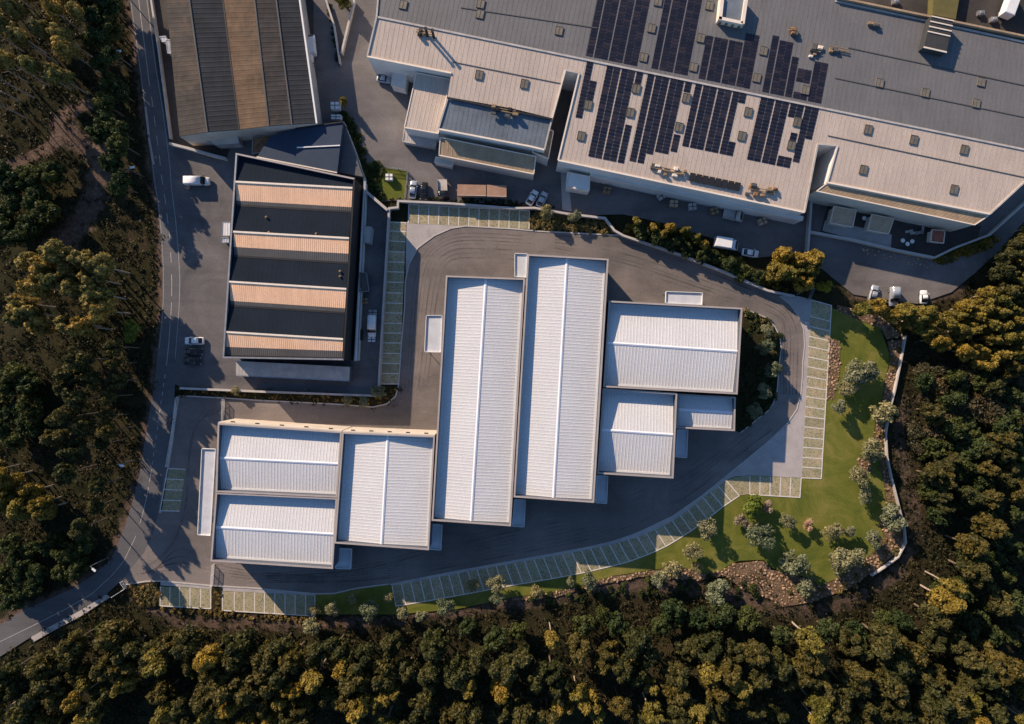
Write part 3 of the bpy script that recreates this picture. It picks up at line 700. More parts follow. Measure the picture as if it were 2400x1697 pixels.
# ------------------------------------------------------------------ sawtooth hall
t = thing('sawtooth_hall', P(680, 600, 0), 'old hall with sawtooth roof of tan and painted shade strips in the forecourt', 'hall')
zt = 9.0
ol = PP([(553, 359), (832, 418), (806, 844), (522, 839)], zt); oi = inset(ol, 0.3)
for i in range(4):
    j = (i + 1) % 4; b = MB(); b.prism([ol[i], ol[j], oi[j], oi[i]], zt + .2); b.obj('wall', 'dark' if i == 1 else 'wall_grey', t)
    b = MB(); b.prism([at(p, zt + .1) for p in (inset(ol, -.03)[i], inset(ol, -.03)[j], inset(ol, .32)[j], inset(ol, .32)[i])], .098); b.obj('coping', 'dark' if i == 1 else ('coping' if i == 0 else 'steel'), t)
RG = [((549, 426), (830, 441)), ((543.5, 543), (822, 558.6)), ((534, 660), (815.6, 677.5)), ((528, 778), (808, 795))]
VL = [((551, 481), (827, 497)), ((545, 600), (819.5, 617)), ((537, 716), (812, 734)), ((523, 834), (806, 840))]
zr, zv = 8.9, 8.25
def clipx(a, b, pad=0.34):
    u = (b - a).normalized(); return a + u * pad, b - u * pad
prev = (oi[0] + Vector((0, 0, -1.0)), oi[1] + Vector((0, 0, -1.0)))
for k in range(4):
    ra, rb = clipx(P(*RG[k][0], zr), P(*RG[k][1], zr)); va, vb = clipx(P(*VL[k][0], zv), P(*VL[k][1], zv))
    vs, fs = ribbed(ra, rb, prev[1], prev[0], 1.0, 0.01); obj('north_slope', vs, fs, 'saw_shade', t)  # slope facing away from light, coloured dark as if in shade
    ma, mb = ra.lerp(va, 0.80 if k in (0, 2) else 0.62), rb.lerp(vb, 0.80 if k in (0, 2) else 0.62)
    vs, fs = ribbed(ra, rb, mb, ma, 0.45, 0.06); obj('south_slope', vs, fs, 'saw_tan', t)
    vs, fs = ribbed(ma, mb, vb, va, 0.45, 0.06); obj('shade_band', vs, fs, 'saw_grey', t)  # shadow of the next ridge, painted as a grey band
    b = MB(); b.box((ra + rb) / 2 + Vector((0, 0, .1)), (rb - ra) / 2, Vector((0, .2, 0)), Vector((0, 0, .09))); b.obj('ridge_cap', 'cream_trim', t)
    b = MB(); b.box((va + vb) / 2 + Vector((0, 0, .03)), (vb - va) / 2, Vector((0, .22, 0)), Vector((0, 0, .05))); b.obj('valley_gutter', 'dark', t)
    prev = (va, vb)
for px, py in ((624, 509), (797, 636), (797, 648), (741, 548), (630, 545)):
    c = P(px, py, 8.9); b = MB(); b.tube(c - Vector((0, 0, .9)), c, .2, .2, 10); b.tube(c + Vector((0, 0, .002)), c + Vector((0, 0, .2)), .3, .1, 10); b.obj('roof_vent', 'rust', t)
# low white lean-to roof south of the hall
lt = thing('lean_to', P(685, 870, 0), 'long low pale lean-to roof below the sawtooth hall', 'shed')
q = PP([(553, 846), (820, 860), (818, 893), (552, 880)], 3.6)
vs, fs = ribbed(q[0], q[1], q[2] - Vector((0, 0, .3)), q[3] - Vector((0, 0, .3)), 0.7, .05); obj('roof', vs, fs, 'wall_conc', lt)
b = MB(); b.prism([p - Vector((0, 0, .45)) for p in q], 3.3); b.obj('wall', 'wall_grey', lt)
b = MB(); b.box((q[2] + q[3]) / 2 - Vector((0, 0, .36)), (q[2] - q[3]) / 2, Vector((0, .12, 0)), Vector((0, 0, .1))); b.obj('gutter', 'steel', lt)
# small sheds on the alley side and the west side of the hall
def shed(name, label, poly, z, roof, wall, cat='shed', slope=0.25, ribs=0.6):
    s_ = thing(name, Vector((sum(P(*p).x for p in poly) / 4, sum(P(*p).y for p in poly) / 4, 0)), label, cat)
    q = PP(poly, z); b = MB(); b.prism([p - Vector((0, 0, .3)) for p in inset(q, .1)], z - .1); b.obj('wall', wall, s_)
    vs, fs = ribbed(q[0], q[1], q[2] - Vector((0, 0, slope)), q[3] - Vector((0, 0, slope)), ribs, .05); obj('roof', vs, fs, roof, s_)
    b = MB()
    for i in range(4):
        j = (i + 1) % 4; a = q[i] - Vector((0, 0, slope if i > 1 else 0)); c = q[j] - Vector((0, 0, slope if j > 1 else 0))
        b.box((a + c) / 2 - Vector((0, 0, .06)), (c - a) / 2, (c - a).cross(Vector((0, 0, 1))).normalized() * .07, Vector((0, 0, .12)))
    b.obj('eaves_trim', 'steel', s_)
    return s_
shed('shed', 'grey shed with clipped corner in the alley beside the sawtooth hall', [(843, 638), (859, 640), (864, 682), (842, 684)], 3.2, 'saw_grey', 'wall_grey')
shed('shed', 'small pale shed highest up the sawtooth hall alley', [(852, 530), (872, 532), (868, 570), (853, 568)], 2.8, 'wall_conc', 'wall_conc')
shed('canopy', 'small white canopy on the road side of the sawtooth hall', [(522, 521), (540, 521), (538, 552), (520, 552)], 3.0, 'white_plastic', 'wall_conc', 'canopy')
shed('canopy', 'tiny white canopy just below another on the hall wall', [(519, 558), (536, 557), (536, 568), (518, 568)], 2.6, 'white_plastic', 'wall_conc', 'canopy')
shed('annex', 'long white lean-to strip along the right wall of the sawtooth hall', [(853, 424), (857, 426), (838, 846), (830, 846)], 3.0, 'wall_white', 'wall_white', 'annex', .1)

# ------------------------------------------------------------------ navy roofed shed and old folded roof shed
t = thing('navy_shed', P(710, 350, 0), 'low shed with flat navy blue roof above the sawtooth hall', 'shed')
b = MB(); b.prism(PP([(634, 319), (693, 301), (804, 286), (790, 405), (700, 388), (602, 368)], 5.5), 5.7); b.obj('roof_block', 'navy_roof', t)
b = MB(); b.box((P(696, 346, 5.62) + P(797, 341, 5.62)) / 2, (P(797, 341, 5.62) - P(696, 346, 5.62)) / 2, Vector((0, .12, 0)), Vector((0, 0, .12))); b.obj('roof_pipe', 'white_plastic', t)
b = MB(); b.prism(PP([(806, 289), (851, 414), (793, 404)], 3.4), 3.5); b.obj('side_roof', 'asphalt_old', t)
for i, (a, c) in enumerate((((602, 368), (790, 405)), ((693, 301), (804, 286)))):
    b = MB(); b.ribbon([P(*a, 5.6), P(*c, 5.6)], .25, 5.502, 5.75); b.obj('coping', 'cream_trim' if i == 0 else 'dark', t)
t = thing('old_shed', P(580, 120, 0), 'old shed with dark folded roof and torn lower edge beside the road', 'shed')
F0 = [((390, 40), 6.3), ((421, 320), 6.3)]
cols = [((383, -60), (421, 320), 6.6), ((436, -60), (486, 310), 8.6), ((515, -60), (561, 304), 6.9), ((590, -60), (630, 296), 8.7), ((640, -60), (684, 292), 7.9), ((692, -60), (740, 289), 6.6)]
mats = ['old_roof', 'old_roof2', 'old_roof_lit', 'old_roof', 'old_roof2']  # middle slope coloured as sunlit, the others kept dark in place of shade
for k in range(5):
    a, c, z0 = cols[k]; e, f_, z1 = cols[k + 1]
    A, B = (P(*a, z0), P(*c, z0)); D, E = (P(*e, z1), P(*f_, z1))
    vs, fs = ribbed(A, B, E, D, 1.1, .05); obj('roof_slope', vs, fs, mats[k], t)
    if k: b = MB(); b.ribbon([A + Vector((0, 0, .1)), B + Vector((0, 0, .1))], .3, z0 - .1, z0 + .12); b.obj('ridge_cap', 'dark' if k in (2,) else 'saw_grey', t)
    b = MB(); b.add([B + Vector((0, 0, -.1)), E + Vector((0, 0, -.1)), at(E, -.2), at(B, -.2)], [(0, 3, 2, 1)]); b.obj('gable_wall', 'wall_cream', t)
for a, c, z0 in (cols[0], cols[-1]):
    A, B = P(*a, z0 - .1), P(*c, z0 - .1); b = MB(); b.add([A, B, at(B, -.2), at(A, -.2)], [(0, 1, 2, 3)]); b.obj('wall', 'wall_conc', t)
b = MB(); b.ribbon([P(694, -60, 6.7), P(742, 289, 6.7)], .35, 6.3, 6.75); b.obj('white_gutter', 'white_plastic', t)
# rubble annexes at the torn end
shed('lean_to', 'pale torn lean-to sheet below the left end of the old shed', [(470, 322), (556, 312), (560, 336), (505, 340)], 3.2, 'wall_cream', 'wall_conc', 'shed')
shed('lean_to', 'brown timber lean-to below the middle of the old shed', [(592, 322), (636, 317), (634, 352), (590, 360)], 3.0, 'rust', 'wood', 'shed')
shed('lean_to', 'pale tilted sheet leaning under the right end of the old shed', [(640, 300), (712, 290), (690, 312), (650, 318)], 3.4, 'wall_conc', 'wall_conc', 'shed')
shed('lean_to', 'ribbed grey lean-to with pale walls on the road side of the old shed', [(389, 94), (421, 91), (425, 122), (392, 124)], 4.5, 'steel', 'wall_cream', 'shed', .2, .8)
shed('lean_to', 'small white box room next to the ribbed lean-to', [(374, 86), (389, 85), (391, 95), (378, 97)], 3.5, 'white_plastic', 'wall_white', 'shed')
shed('lane_shed', 'long narrow roof between the old shed and the road at the top', [(385, -40), (398, -40), (420, 86), (404, 88)], 4.0, 'old_roof', 'wall_conc', 'shed')

# ------------------------------------------------------------------ factory
FR0, FR1 = P(883, 40, 10.6), P(2400, 351, 10.6)
SPL = plane3(FR0, FR1, P(1308, 376, 8.7))
NPL = plane3(FR0, FR1, P(1944, 0, 9.3))
fac = thing('factory', P(1500, 200, 0), 'huge factory with beige and shade-greyed roofs filling the top right', 'factory')
UX = (FR1 - FR0).normalized()
def seamed(name, poly, pl, mat, parent, pitch=1.05, dz=0.0, walls=(), wmat='wall_white', w=0.07, h=0.018):
    """roof polygon on plane pl with raised seams running up and down the slope"""
    pts = [onplane(p[0], p[1], pl) + Vector((0, 0, dz)) for p in poly]
    b = MB(); a2 = sum(pts[i].x * pts[(i + 1) % len(pts)].y - pts[(i + 1) % len(pts)].x * pts[i].y for i in range(len(pts)))
    if a2 < 0: pts = pts[::-1]; 
    b.add(pts, [tuple(range(len(pts)))])
    v = pl[0].cross(UX).normalized()
    uv = [(p.dot(UX), p.dot(v)) for p in pts]
    lo = min(q[0] for q in uv); hi = max(q[0] for q in uv)
    org = pts[0] - UX * uv[0][0] - v * uv[0][1]
    u = lo + pitch / 2
    while u < hi:
        xs = []
        for (u0, v0), (u1, v1) in zip(uv, uv[1:] + uv[:1]):
            if (u0 > u) != (u1 > u): xs.append(v0 + (v1 - v0) * (u - u0) / (u1 - u0))
        xs.sort()
        for k in range(0, len(xs) - 1, 2):
            c = org + UX * u + v * ((xs[k] + xs[k + 1]) / 2) + pl[0] * (h / 2)
            b.box(c, UX * w / 2, v * ((xs[k + 1] - xs[k]) / 2), pl[0] * (h / 2 + .01))
        u += pitch
    o = b.obj(name, mat, parent)
    return [onplane(p[0], p[1], pl) + Vector((0, 0, dz)) for p in poly]
def face_wall(a, b_, mat, parent, name='wall', z0=-.2, dz=-.05):
    m = MB(); m.add([a + Vector((0, 0, dz)), b_ + Vector((0, 0, dz)), at(b_, z0), at(a, z0)], [(0, 1, 2, 3)]); return m.obj(name, mat, parent)
def edge_trim(a, b_, mat, parent, w=.35, h=.35):
    m = MB(); u = (b_ - a); m.box((a + b_) / 2 + Vector((0, 0, h / 2 - .1)), u / 2, Vector((-u.y, u.x, 0)).normalized() * w / 2, Vector((0, 0, h / 2))); return m.obj('parapet', mat, parent)
Wp = [(883, 40), (1374, 140.5), (1357, 172), (1325, 165), (1294, 277), (1200, 254), (1049, 227), (1058, 172), (861, 133)]
Wq = seamed('roof_slope', Wp, SPL, 'tan_roof', fac)
Lp = [(1049, 229), (1200, 256), (1293, 279), (1276, 350), (1243, 342), (1027, 301)]
Lq = seamed('lower_roof', Lp, SPL, 'blue_roof', fac, 1.05, -0.5)
Mp = [(1374, 140.5), (1951, 259), (1916, 338), (1885, 498), (1308, 376), (1357, 172)]
Mq = seamed('roof_slope', Mp, SPL, 'tan_roof', fac)
Ep = [(1951, 259), (2440, 359), (2440, 390), (2319, 502), (1938, 428), (1962, 342), (1916, 338)]
Eq = seamed('roof_slope', Ep, SPL, 'tan_roof', fac)
Np = [(883, 40), (2440, 359), (2440, 108), (1957, 3), (1940, -70), (892, -70)]
Nq = seamed('roof_slope', Np, NPL, 'shade_grey_roof', fac)  # north slope darkened in colour as the shaded side
for Q, idx in ((Wq, [(3, 4), (7, 8), (8, 0), (2, 3)]), (Lq, [(2, 3), (3, 4), (4, 5), (5, 0)]), (Mq, [(2, 3), (3, 4), (4, 5)]), (Eq, [(2, 3), (3, 4), (4, 5), (5, 6)]), (Nq, [(2, 3), (0, 5)])):
    for i, j in idx:
        face_wall(Q[i], Q[j], 'wall_white', fac)
        edge_trim(Q[i], Q[j], 'cream_trim' if (i, j) in ((7, 8), (3, 4), (4, 5)) else 'wall_conc', fac)
edge_trim(Lq[0] + Vector((0, 0, .35)), Lq[2] + Vector((0, 0, .35)), 'dark', fac, .35, .3)
# ridge capping, step joints on the grey slope
rc = MB(); rc.box((FR0 + onplane(2440, 359, SPL)) / 2 + Vector((0, 0, .12)), (onplane(2440, 359, SPL) - FR0) / 2, UX.cross(Vector((0, 0, 1))) * .2, Vector((0, 0, .06))); rc.obj('ridge_cap', 'wall_conc', fac)
for a, c in (((1988, 112), (2440, 209)), ((1957, 183), (2440, 283)), ((1080, 18), (1400, 66))):
    A, B = onplane(*a, NPL), onplane(*c, NPL); b = MB(); b.box((A + B) / 2 + Vector((0, 0, .08)), (B - A) / 2, UX.cross(Vector((0, 0, 1))) * .09, Vector((0, 0, .05))); b.obj('roof_joint', 'saw_grey', fac)
for a, c in (((1060, 145), (1320, 197)), ((1940, 318), (2440, 424))):
    A, B = onplane(*a, SPL), onplane(*c, SPL); b = MB(); b.box((A + B) / 2 + Vector((0, 0, .08)), (B - A) / 2, UX.cross(Vector((0, 0, 1))) * .07, Vector((0, 0, .05))); b.obj('roof_joint', 'saw_grey', fac)
# skylights: parts of the factory roof
SKY_N = [(945, 12), (1126.6, 10), (1125, 34), (1310, 73), (1542, 5), (1527, 67), (1508, 135), (1662.5, 14), (1642, 90), (1625, 158), (1789, 120), (1773, 183), (1887.5, 212), (2061, 195), (2168, 218), (2299, 193), (2287, 243)]
SKY_S = [(1123, 176), (1229, 197), (1491, 208), (1477, 264), (1378, 246), (1362, 319), (1608, 230), (1591, 298), (1753, 263), (1738, 319), (1868, 286), (1854, 341), (2034, 304), (2141, 328), (2259, 351), (2023, 398), (2235, 444)]
for lst, pl in ((SKY_N, NPL), (SKY_S, SPL)):
    v = pl[0].cross(UX)
    for px, py in lst:
        c = onplane(px, py, pl)
        b = MB(); b.box(c + pl[0] * .12, UX * .85, v * .95, pl[0] * .1); s_ = b.obj('skylight', 'skylight', fac)
        b = MB()
        for k in (-1, 0, 1): b.box(c + pl[0] * .24 + UX * k * .8, UX * .04, v * .95, pl[0] * .03)
        b.box(c + pl[0] * .24 + v * .93, UX * .85, v * .04, pl[0] * .032); b.box(c + pl[0] * .24 - v * .93, UX * .85, v * .04, pl[0] * .032)
        b.obj('frame', 'saw_grey', s_)
# annexes
def annex(name, label, poly, z, drop, roof, wall, trim='cream_trim', ribs=1.0, cat='annex'):
    s_ = thing(name, Vector((sum(P(*p).x for p in poly) / 4, sum(P(*p).y for p in poly) / 4, 0)), label, cat)
    q = [P(*poly[0], z), P(*poly[1], z), P(*poly[2], z - drop), P(*poly[3], z - drop)]
    vs, fs = ribbed(q[0], q[1], q[2], q[3], ribs, .06, .2); obj('roof', vs, fs, roof, s_)
    for i in range(4):
        j = (i + 1) % 4; face_wall(q[i], q[j], wall, s_); edge_trim(q[i], q[j], trim, s_, .22, .22)
    return s_
annex('annex', 'tall beige roofed annex at the left of the factory front', [(976, 171), (1056, 186), (1027, 313), (948, 299)], 7.4, .5, 'tan_roof', 'wall_white')
annex('annex', 'long ochre canopy roof below the blue grey factory roof', [(1032, 322), (1256, 367), (1251, 408), (1029, 364)], 6.2, .7, 'annex_roof', 'wall_cream')
annex('annex', 'small sunken pale roof beside the left factory alley', [(1260, 292), (1297, 308), (1285, 372), (1248, 357)], 6.2, .2, 'skylight', 'wall_white')
annex('annex', 'white dock lobby on the factory wall behind a parked car', [(922, 165), (954, 171), (949, 208), (917, 200)], 3.6, .2, 'wall_white', 'wall_white')
annex('annex', 'low concrete loading dock below the beige annex', [(948, 302), (1026, 317), (1020, 345), (944, 332)], 2.2, .1, 'wall_conc', 'wall_conc', 'wall_conc')
annex('annex', 'small cream kiosk against the ochre canopy front', [(1022, 368), (1062, 376), (1059, 390), (1019, 381)], 2.6, .1, 'wall_cream', 'wall_cream')
annex('annex', 'pale dock roof at the left end of the solar factory front', [(1330, 404), (1382, 414), (1381, 447), (1328, 438)], 4.4, .3, 'wall_white', 'wall_white')
annex('annex', 'long tan terrace roof under the right factory wing', [(1936, 431), (2317, 505), (2284, 527), (1914, 448)], 9.0, .3, 'annex_roof', 'wall_cream')
annex('annex', 'long white loading canopy along the solar factory front', [(1385, 402), (1882, 508), (1880, 517), (1383, 411)], 4.6, .1, 'wall_white', 'wall_white')
# far yard beyond the north parapet
b = thing('north_block', P(2200, 20, 0), 'dark roofed block in the far top right corner', 'building')
slab('roof', [(1962, -4), (2440, 100), (2470, -80), (1945, -80)], 6.5, 6.6, 'paved_dark', b)
mm = MB(); mm.ribbon([onplane(1957, 0, NPL) + Vector((0, .2, .9)), onplane(2440, 100, NPL) + Vector((0, .2, .9))], .4, 6.0, 10.2); mm.obj('parapet', 'annex_roof', b)
mm = MB(); mm.prism(PP([(2190, -60), (2256, -50), (2240, 45), (2186, 34)], 8.5), 2.2); mm.obj('olive_box', 'olive_roof', b)
for c in ((2100, 3), (2300, 30), (2330, 45)):
    p = P(*c, 7.2); mm = MB(); mm.abox(p.x - .7, p.x + .7, p.y - .5, p.y + .5, 6.5, 7.3); mm.tube(p + Vector((0, 0, .1)), p + Vector((0, 0, .35)), .4, .3, 12); mm.obj('roof_unit', 'steel', b)
# covered conveyor stepping over the north parapet
t = thing('conveyor_housing', P(2200, 80, 0), 'slatted conveyor housing crossing the top right parapet', 'conveyor')
q = PP([(2184, 37), (2235, 48), (2218, 123), (2165, 111)], 11.8)
mm = MB(); mm.prism(q, 2.2); mm.obj('housing', 'old_roof2', t)
for k in range(4):
    a, c = q[0].lerp(q[3], .02 + k * .16), q[1].lerp(q[2], .02 + k * .16); mm = MB(); mm.box((a + c) / 2 + Vector((0, 0, .08)), (c - a) / 2, Vector((0, .12, 0)), Vector((0, 0, .08))); mm.obj('slat', 'cream_trim', t)
mm = MB(); mm.box((q[2] + q[3]) / 2 + Vector((0, 0, .08)), (q[2] - q[3]) / 2, Vector((0, .15, 0)), Vector((0, 0, .1))); mm.obj('end_rail', 'cream_trim', t)
# roof penthouse with pipes
t = thing('roof_penthouse', P(1718, 20, 0), 'open topped penthouse with pipe rim on the factory roof', 'penthouse')
for poly, nm in (([(1690, -10), (1698, -10), (1692, 46), (1684, 44)], 'side_wall'), ([(1746, -8), (1754, -6), (1745, 56), (1737, 54)], 'side_wall'), ([(1686, 38), (1742, 50), (1740, 57), (1684, 45)], 'end_wall')):
    slab(nm, poly, 11.8, 2.5, 'cream_trim', t)
slab('deck', [(1692, -10), (1748, -8), (1740, 50), (1688, 40)], 11.2, 2.0, 'blue_roof', t)
for k in range(4):
    p = P(1688 + k * 15, 52 + k * 3, 10.8); mm = MB(); mm.tube(p - Vector((0, 0, 1)), p + Vector((0, 0, .2)), .3, .3, 10); mm.obj('pipe', 'rust', t)
# roof plant
def plant(label, px, py, pl, n, dx, dy, mat, seed):
    r = random.Random(seed); c0 = onplane(px, py, pl)
    t = thing('roof_plant', c0, label, 'machinery'); v = pl[0].cross(UX)
    for k in range(n):
        c = c0 + UX * (r.uniform(-dx, dx)) + v * r.uniform(-dy, dy) + pl[0] * .1
        w, l_, h = r.uniform(.25, .7), r.uniform(.2, .45), r.uniform(.15, .45)
        mm = MB(); mm.box(c + pl[0] * h, UX * w, v * l_, pl[0] * h)
        mm.box(c + pl[0] * (2 * h + .05), UX * w * .8, v * l_ * .75, pl[0] * .048)
        mm.obj('unit', (mat, 'saw_grey', 'wood')[k % 3], t)
    a, e = c0 - UX * dx, c0 + UX * dx
    mm = MB(); mm.tube(a + pl[0] * .5, e + pl[0] * .5, .14, .14, 8); mm.tube(a + pl[0] * .5 + v * .5, e + pl[0] * .5 + v * .5, .1, .1, 8); mm.obj('duct', 'wood', t)
plant('rusty cluster of units by the middle of the solar factory front', 1566, 402, SPL, 10, 3.6, .9, 'cream_trim', 1)
plant('rusty cluster of units near the right end of the solar factory front', 1782, 449, SPL, 10, 3.0, 1.2, 'rust', 2)
plant('dark cluster of chiller units on the blue grey factory roof', 1182, 263, SPL, 9, 2.6, .8, 'dark', 3)
plant('vent units beside the right hand top solar panels', 1908, 122, NPL, 5, 1.2, 1.6, 'cream_trim', 4)
plant('scattered rusty vents left of the top right solar panels', 1855, 75, NPL, 4, 1.0, .6, 'rust', 5)
plant('pair of small rusty vents on the grey roof', 2045, 62, NPL, 3, 1.4, .4, 'rust', 6)
plant('low vent boxes right of the top solar panels', 1965, 120, NPL, 4, 2.0, .5, 'saw_grey', 7)
plant('flue stack units near the left end of the factory ridge', 995, 80, SPL, 4, 1.8, .5, 'dark', 8)
for i, (px, py, nm) in enumerate(((1002, 84, 'left'), (1017, 88, 'right'))):
    c = onplane(px, py, SPL); mm = MB(); mm.tube(c, c + Vector((0, 0, 3.2)), .3, .28, 12); mm.tube(c + Vector((0, 0, 3.202)), c + Vector((0, 0, 3.4)), .38, .38, 12)
    mm.obj('flue_pipe', 'dark', None, label='%s one of two dark flue pipes on the factory ridge' % nm, cat='flue')
t = thing('cable_rack', onplane(1690, 428, SPL), 'long dark cable rack lying on the solar factory roof edge', 'rack')
for k in range(8):
    a = onplane(1622 + k * 15, 416 + k * 3.1, SPL); mm = MB(); mm.box(a + SPL[0] * .3, UX * .62, SPL[0].cross(UX) * .9, SPL[0] * .12); mm.obj('rack_panel', 'dark', t)

# ------------------------------------------------------------------ solar arrays: every module is a part of its array
pan_w, pan_h = 1.42, 0.655
def module_mesh(pl):
    v = pl[0].cross(UX).normalized(); n = pl[0]
    b = MB(); b.box(Vector((0, 0, 0)), UX * pan_w / 2, v * pan_h / 2, n * .02)
    me = bpy.data.meshes.new('solar_panel'); me.from_pydata(b.v, [], b.f)
    m, nt, bs = new_mat('solar_cell_glass' , 0.32, 0, 0.35)
    oi = nt.nodes.new('ShaderNodeObjectInfo')
    nt.links.new(ramp(nt, oi.outputs['Random'], [(0, (0.012, 0.013, 0.024)), (0.7, (0.020, 0.019, 0.030)), (1, (0.034, 0.028, 0.036))]), bs.inputs['Base Color'])
    me.materials.append(m); return me
def solar(label, px, py, pl, sgn, cols):
    """px, py: left corner at the ridge. cols: (offset in metres along the ridge, first row, last row)"""
    v = pl[0].cross(UX).normalized()           # up the picture
    v = v if v.y > 0 else -v
    o0 = onplane(px, py, pl) + pl[0] * .06
    t = thing('solar_array', o0, label, 'solar panels', 'solar arrays on the factory roof')
    me = module_mesh(pl)
    for off, r0, r1 in cols:
        for r in range(r0, r1):
            c = UX * (off + pan_w / 2) + v * sgn * (.4 + r * .765)
            o = bpy.data.objects.new('solar_panel', me); o.location = c; C.objects.link(o); o.parent = t
def grp(pattern, start=0.0):
    out = []; x = start
    for n_ in pattern:
        for _ in range(n_): out.append(x); x += 1.545
        x += .22
    return out
o = grp([1, 2, 2, 2]); solar('solar array above the ridge, furthest left', 1373, 131, NPL, 1, [(x, 0, 24) for x in o])
o = grp([1, 2, 2]); solar('solar array above the ridge, second from the left', 1526, 160, NPL, 1, [(x, 0, 27) for x in o])
o = grp([1, 2, 2, 2]); solar('solar array above the ridge, third from the left, stepped at its top', 1637, 184, NPL, 1, [(x, 0, 13 if i < 5 else 16) for i, x in enumerate(o)])
o = grp([1, 2, 1, 2, 2]); solar('solar array above the ridge, furthest right, with a gap round a skylight', 1786, 215, NPL, 1, [(o[0], 0, 17), (o[1], 0, 16), (o[2], 0, 16), (o[3], 0, 12), (o[4], 0, 2), (o[5], 0, 2), (o[4], 5, 9), (o[5], 5, 9), (o[6], 0, 12), (o[7], 0, 12)])
o = grp([2]); solar('narrow two column solar array at the left below the ridge', 1376, 143, SPL, -1, [(o[0], 0, 16), (o[1], 5, 11)])
o = grp([2, 2, 1]); solar('tall solar array below the ridge, left of the middle', 1423, 153, SPL, -1, [(o[0], 0, 26), (o[1], 0, 26), (o[2], 0, 26), (o[3], 0, 26), (o[4], 0, 4), (o[4], 15, 26)])
o = grp([1, 2, 2, 1]); solar('solar array below the ridge in the middle of the factory', 1519, 172, SPL, -1, [(o[0], 0, 25), (o[1], 0, 25), (o[2], 0, 22), (o[3], 0, 21), (o[4], 0, 21), (o[5], 0, 3), (o[5], 15, 20)])
o = grp([1, 2, 2, 2]); solar('solar array below the ridge, right of the middle', 1631, 194, SPL, -1, [(o[0], 0, 18)] + [(x, 0, 18) for x in o[1:6]] + [(o[6], 14, 18), (o[6], 0, 3)])
o = grp([2, 2, 2, 2]); solar('solar array below the ridge, furthest right, broken by skylights', 1784, 226, SPL, -1, [(o[0], 0, 18), (o[1], 0, 18), (o[2], 0, 18), (o[3], 0, 18), (o[4], 0, 4), (o[5], 0, 4), (o[5], 8, 12), (o[4], 15, 18), (o[5], 15, 18), (o[6], 0, 16), (o[7], 0, 9)])

# ------------------------------------------------------------------ pavilion terrace right of the factory
st = slab('terrace', [(1926, 542), (1946, 462), (2300, 530), (2290, 560), (2195, 602), (2090, 584)], 0.35, 0.5, 'paved_dark'); tag(st, 'dark paved terrace with two tan pavilions', 'terrace', kind='structure')
st = slab('terrace_path', [(1927, 541), (1934, 516), (1994, 528), (2090, 550), (2088, 582), (2000, 560)], 0.36, 0.3, 'concrete'); tag(st, 'pale paved edge in front of the pavilions', 'path', kind='structure')
def pavilion(label, poly, z, mat='pavilion'):
    q = PP(poly, z); t = thing('pavilion', sum(PP(poly, 0), Vector()) / 4, label, 'pavilion')
    b = MB(); b.prism([p - Vector((0, 0, .3)) for p in inset(q, .25)], z - .35); b.obj('wall', 'wall_cream', t)
    vs, fs = ribbed(q[0], q[1], q[2] - Vector((0, 0, .25)), q[3] - Vector((0, 0, .25)), .5, .05); obj('roof', vs, fs, mat, t)
    b = MB()
    for i in range(4):
        j = (i + 1) % 4; a, c = q[i], q[j]; b.box((a + c) / 2 - Vector((0, 0, .15)), (c - a) / 2, Vector((-(c - a).y, (c - a).x, 0)).normalized() * .08, Vector((0, 0, .16)))
    b.obj('fascia', 'cream_trim', t)
pavilion('left tan roofed pavilion on the dark terrace', [(1955, 483), (2007, 493), (1999, 532), (1946, 522)], 3.4)
pavilion('right tan roofed pavilion on the dark terrace', [(2044, 502), (2095, 513), (2083, 548), (2034, 539)], 3.2)
pavilion('small red roofed hut at the right of the terrace', [(2185, 538), (2215, 541), (2212, 570), (2182, 566)], 2.6, 'red_tile')
for i, (px, py, lb) in enumerate(((2022, 513, 'white round table between the two pavilions'), (2112, 565, 'leftmost of the white round tables near the red hut'), (2134, 567, 'white round table nearest the red hut'), (2123, 573, 'lowest of the white round tables near the red hut'))):
    c = P(px, py, .36); t = thing('table', c, lb, 'table')
    b = MB(); b.tube(c + Vector((0, 0, .7)), c + Vector((0, 0, .75)), .5, .5, 16); b.obj('tabletop', 'white_plastic', t)
    b = MB(); b.tube(c, c + Vector((0, 0, .698)), .06, .06, 8); b.obj('leg', 'steel', t)
for i, (px, py, a_) in enumerate(((2128, 543, .2), (2140, 547, .1), (2160, 540, 1.4), (2152, 546, .3))):
    c = P(px, py, .36); t = thing('bench', c, 'grey slatted bench near the red hut, %s' % ('leftmost of four', 'second from the left', 'rightmost of four, turned across', 'third from the left')[i], 'bench'); u = Vector((math.cos(a_), math.sin(a_), 0)); w = Vector((-u.y, u.x, 0))
    for k in (-1, 0, 1): b = MB(); b.box(c + w * k * .2 + Vector((0, 0, .45)), u * .9, w * .08, Vector((0, 0, .03))); b.obj('slat', 'wall_conc', t)
    for k in (-1, 1): b = MB(); b.box(c + u * k * .7 + Vector((0, 0, .21)), u * .05, w * .25, Vector((0, 0, .205))); b.obj('leg', 'steel', t)

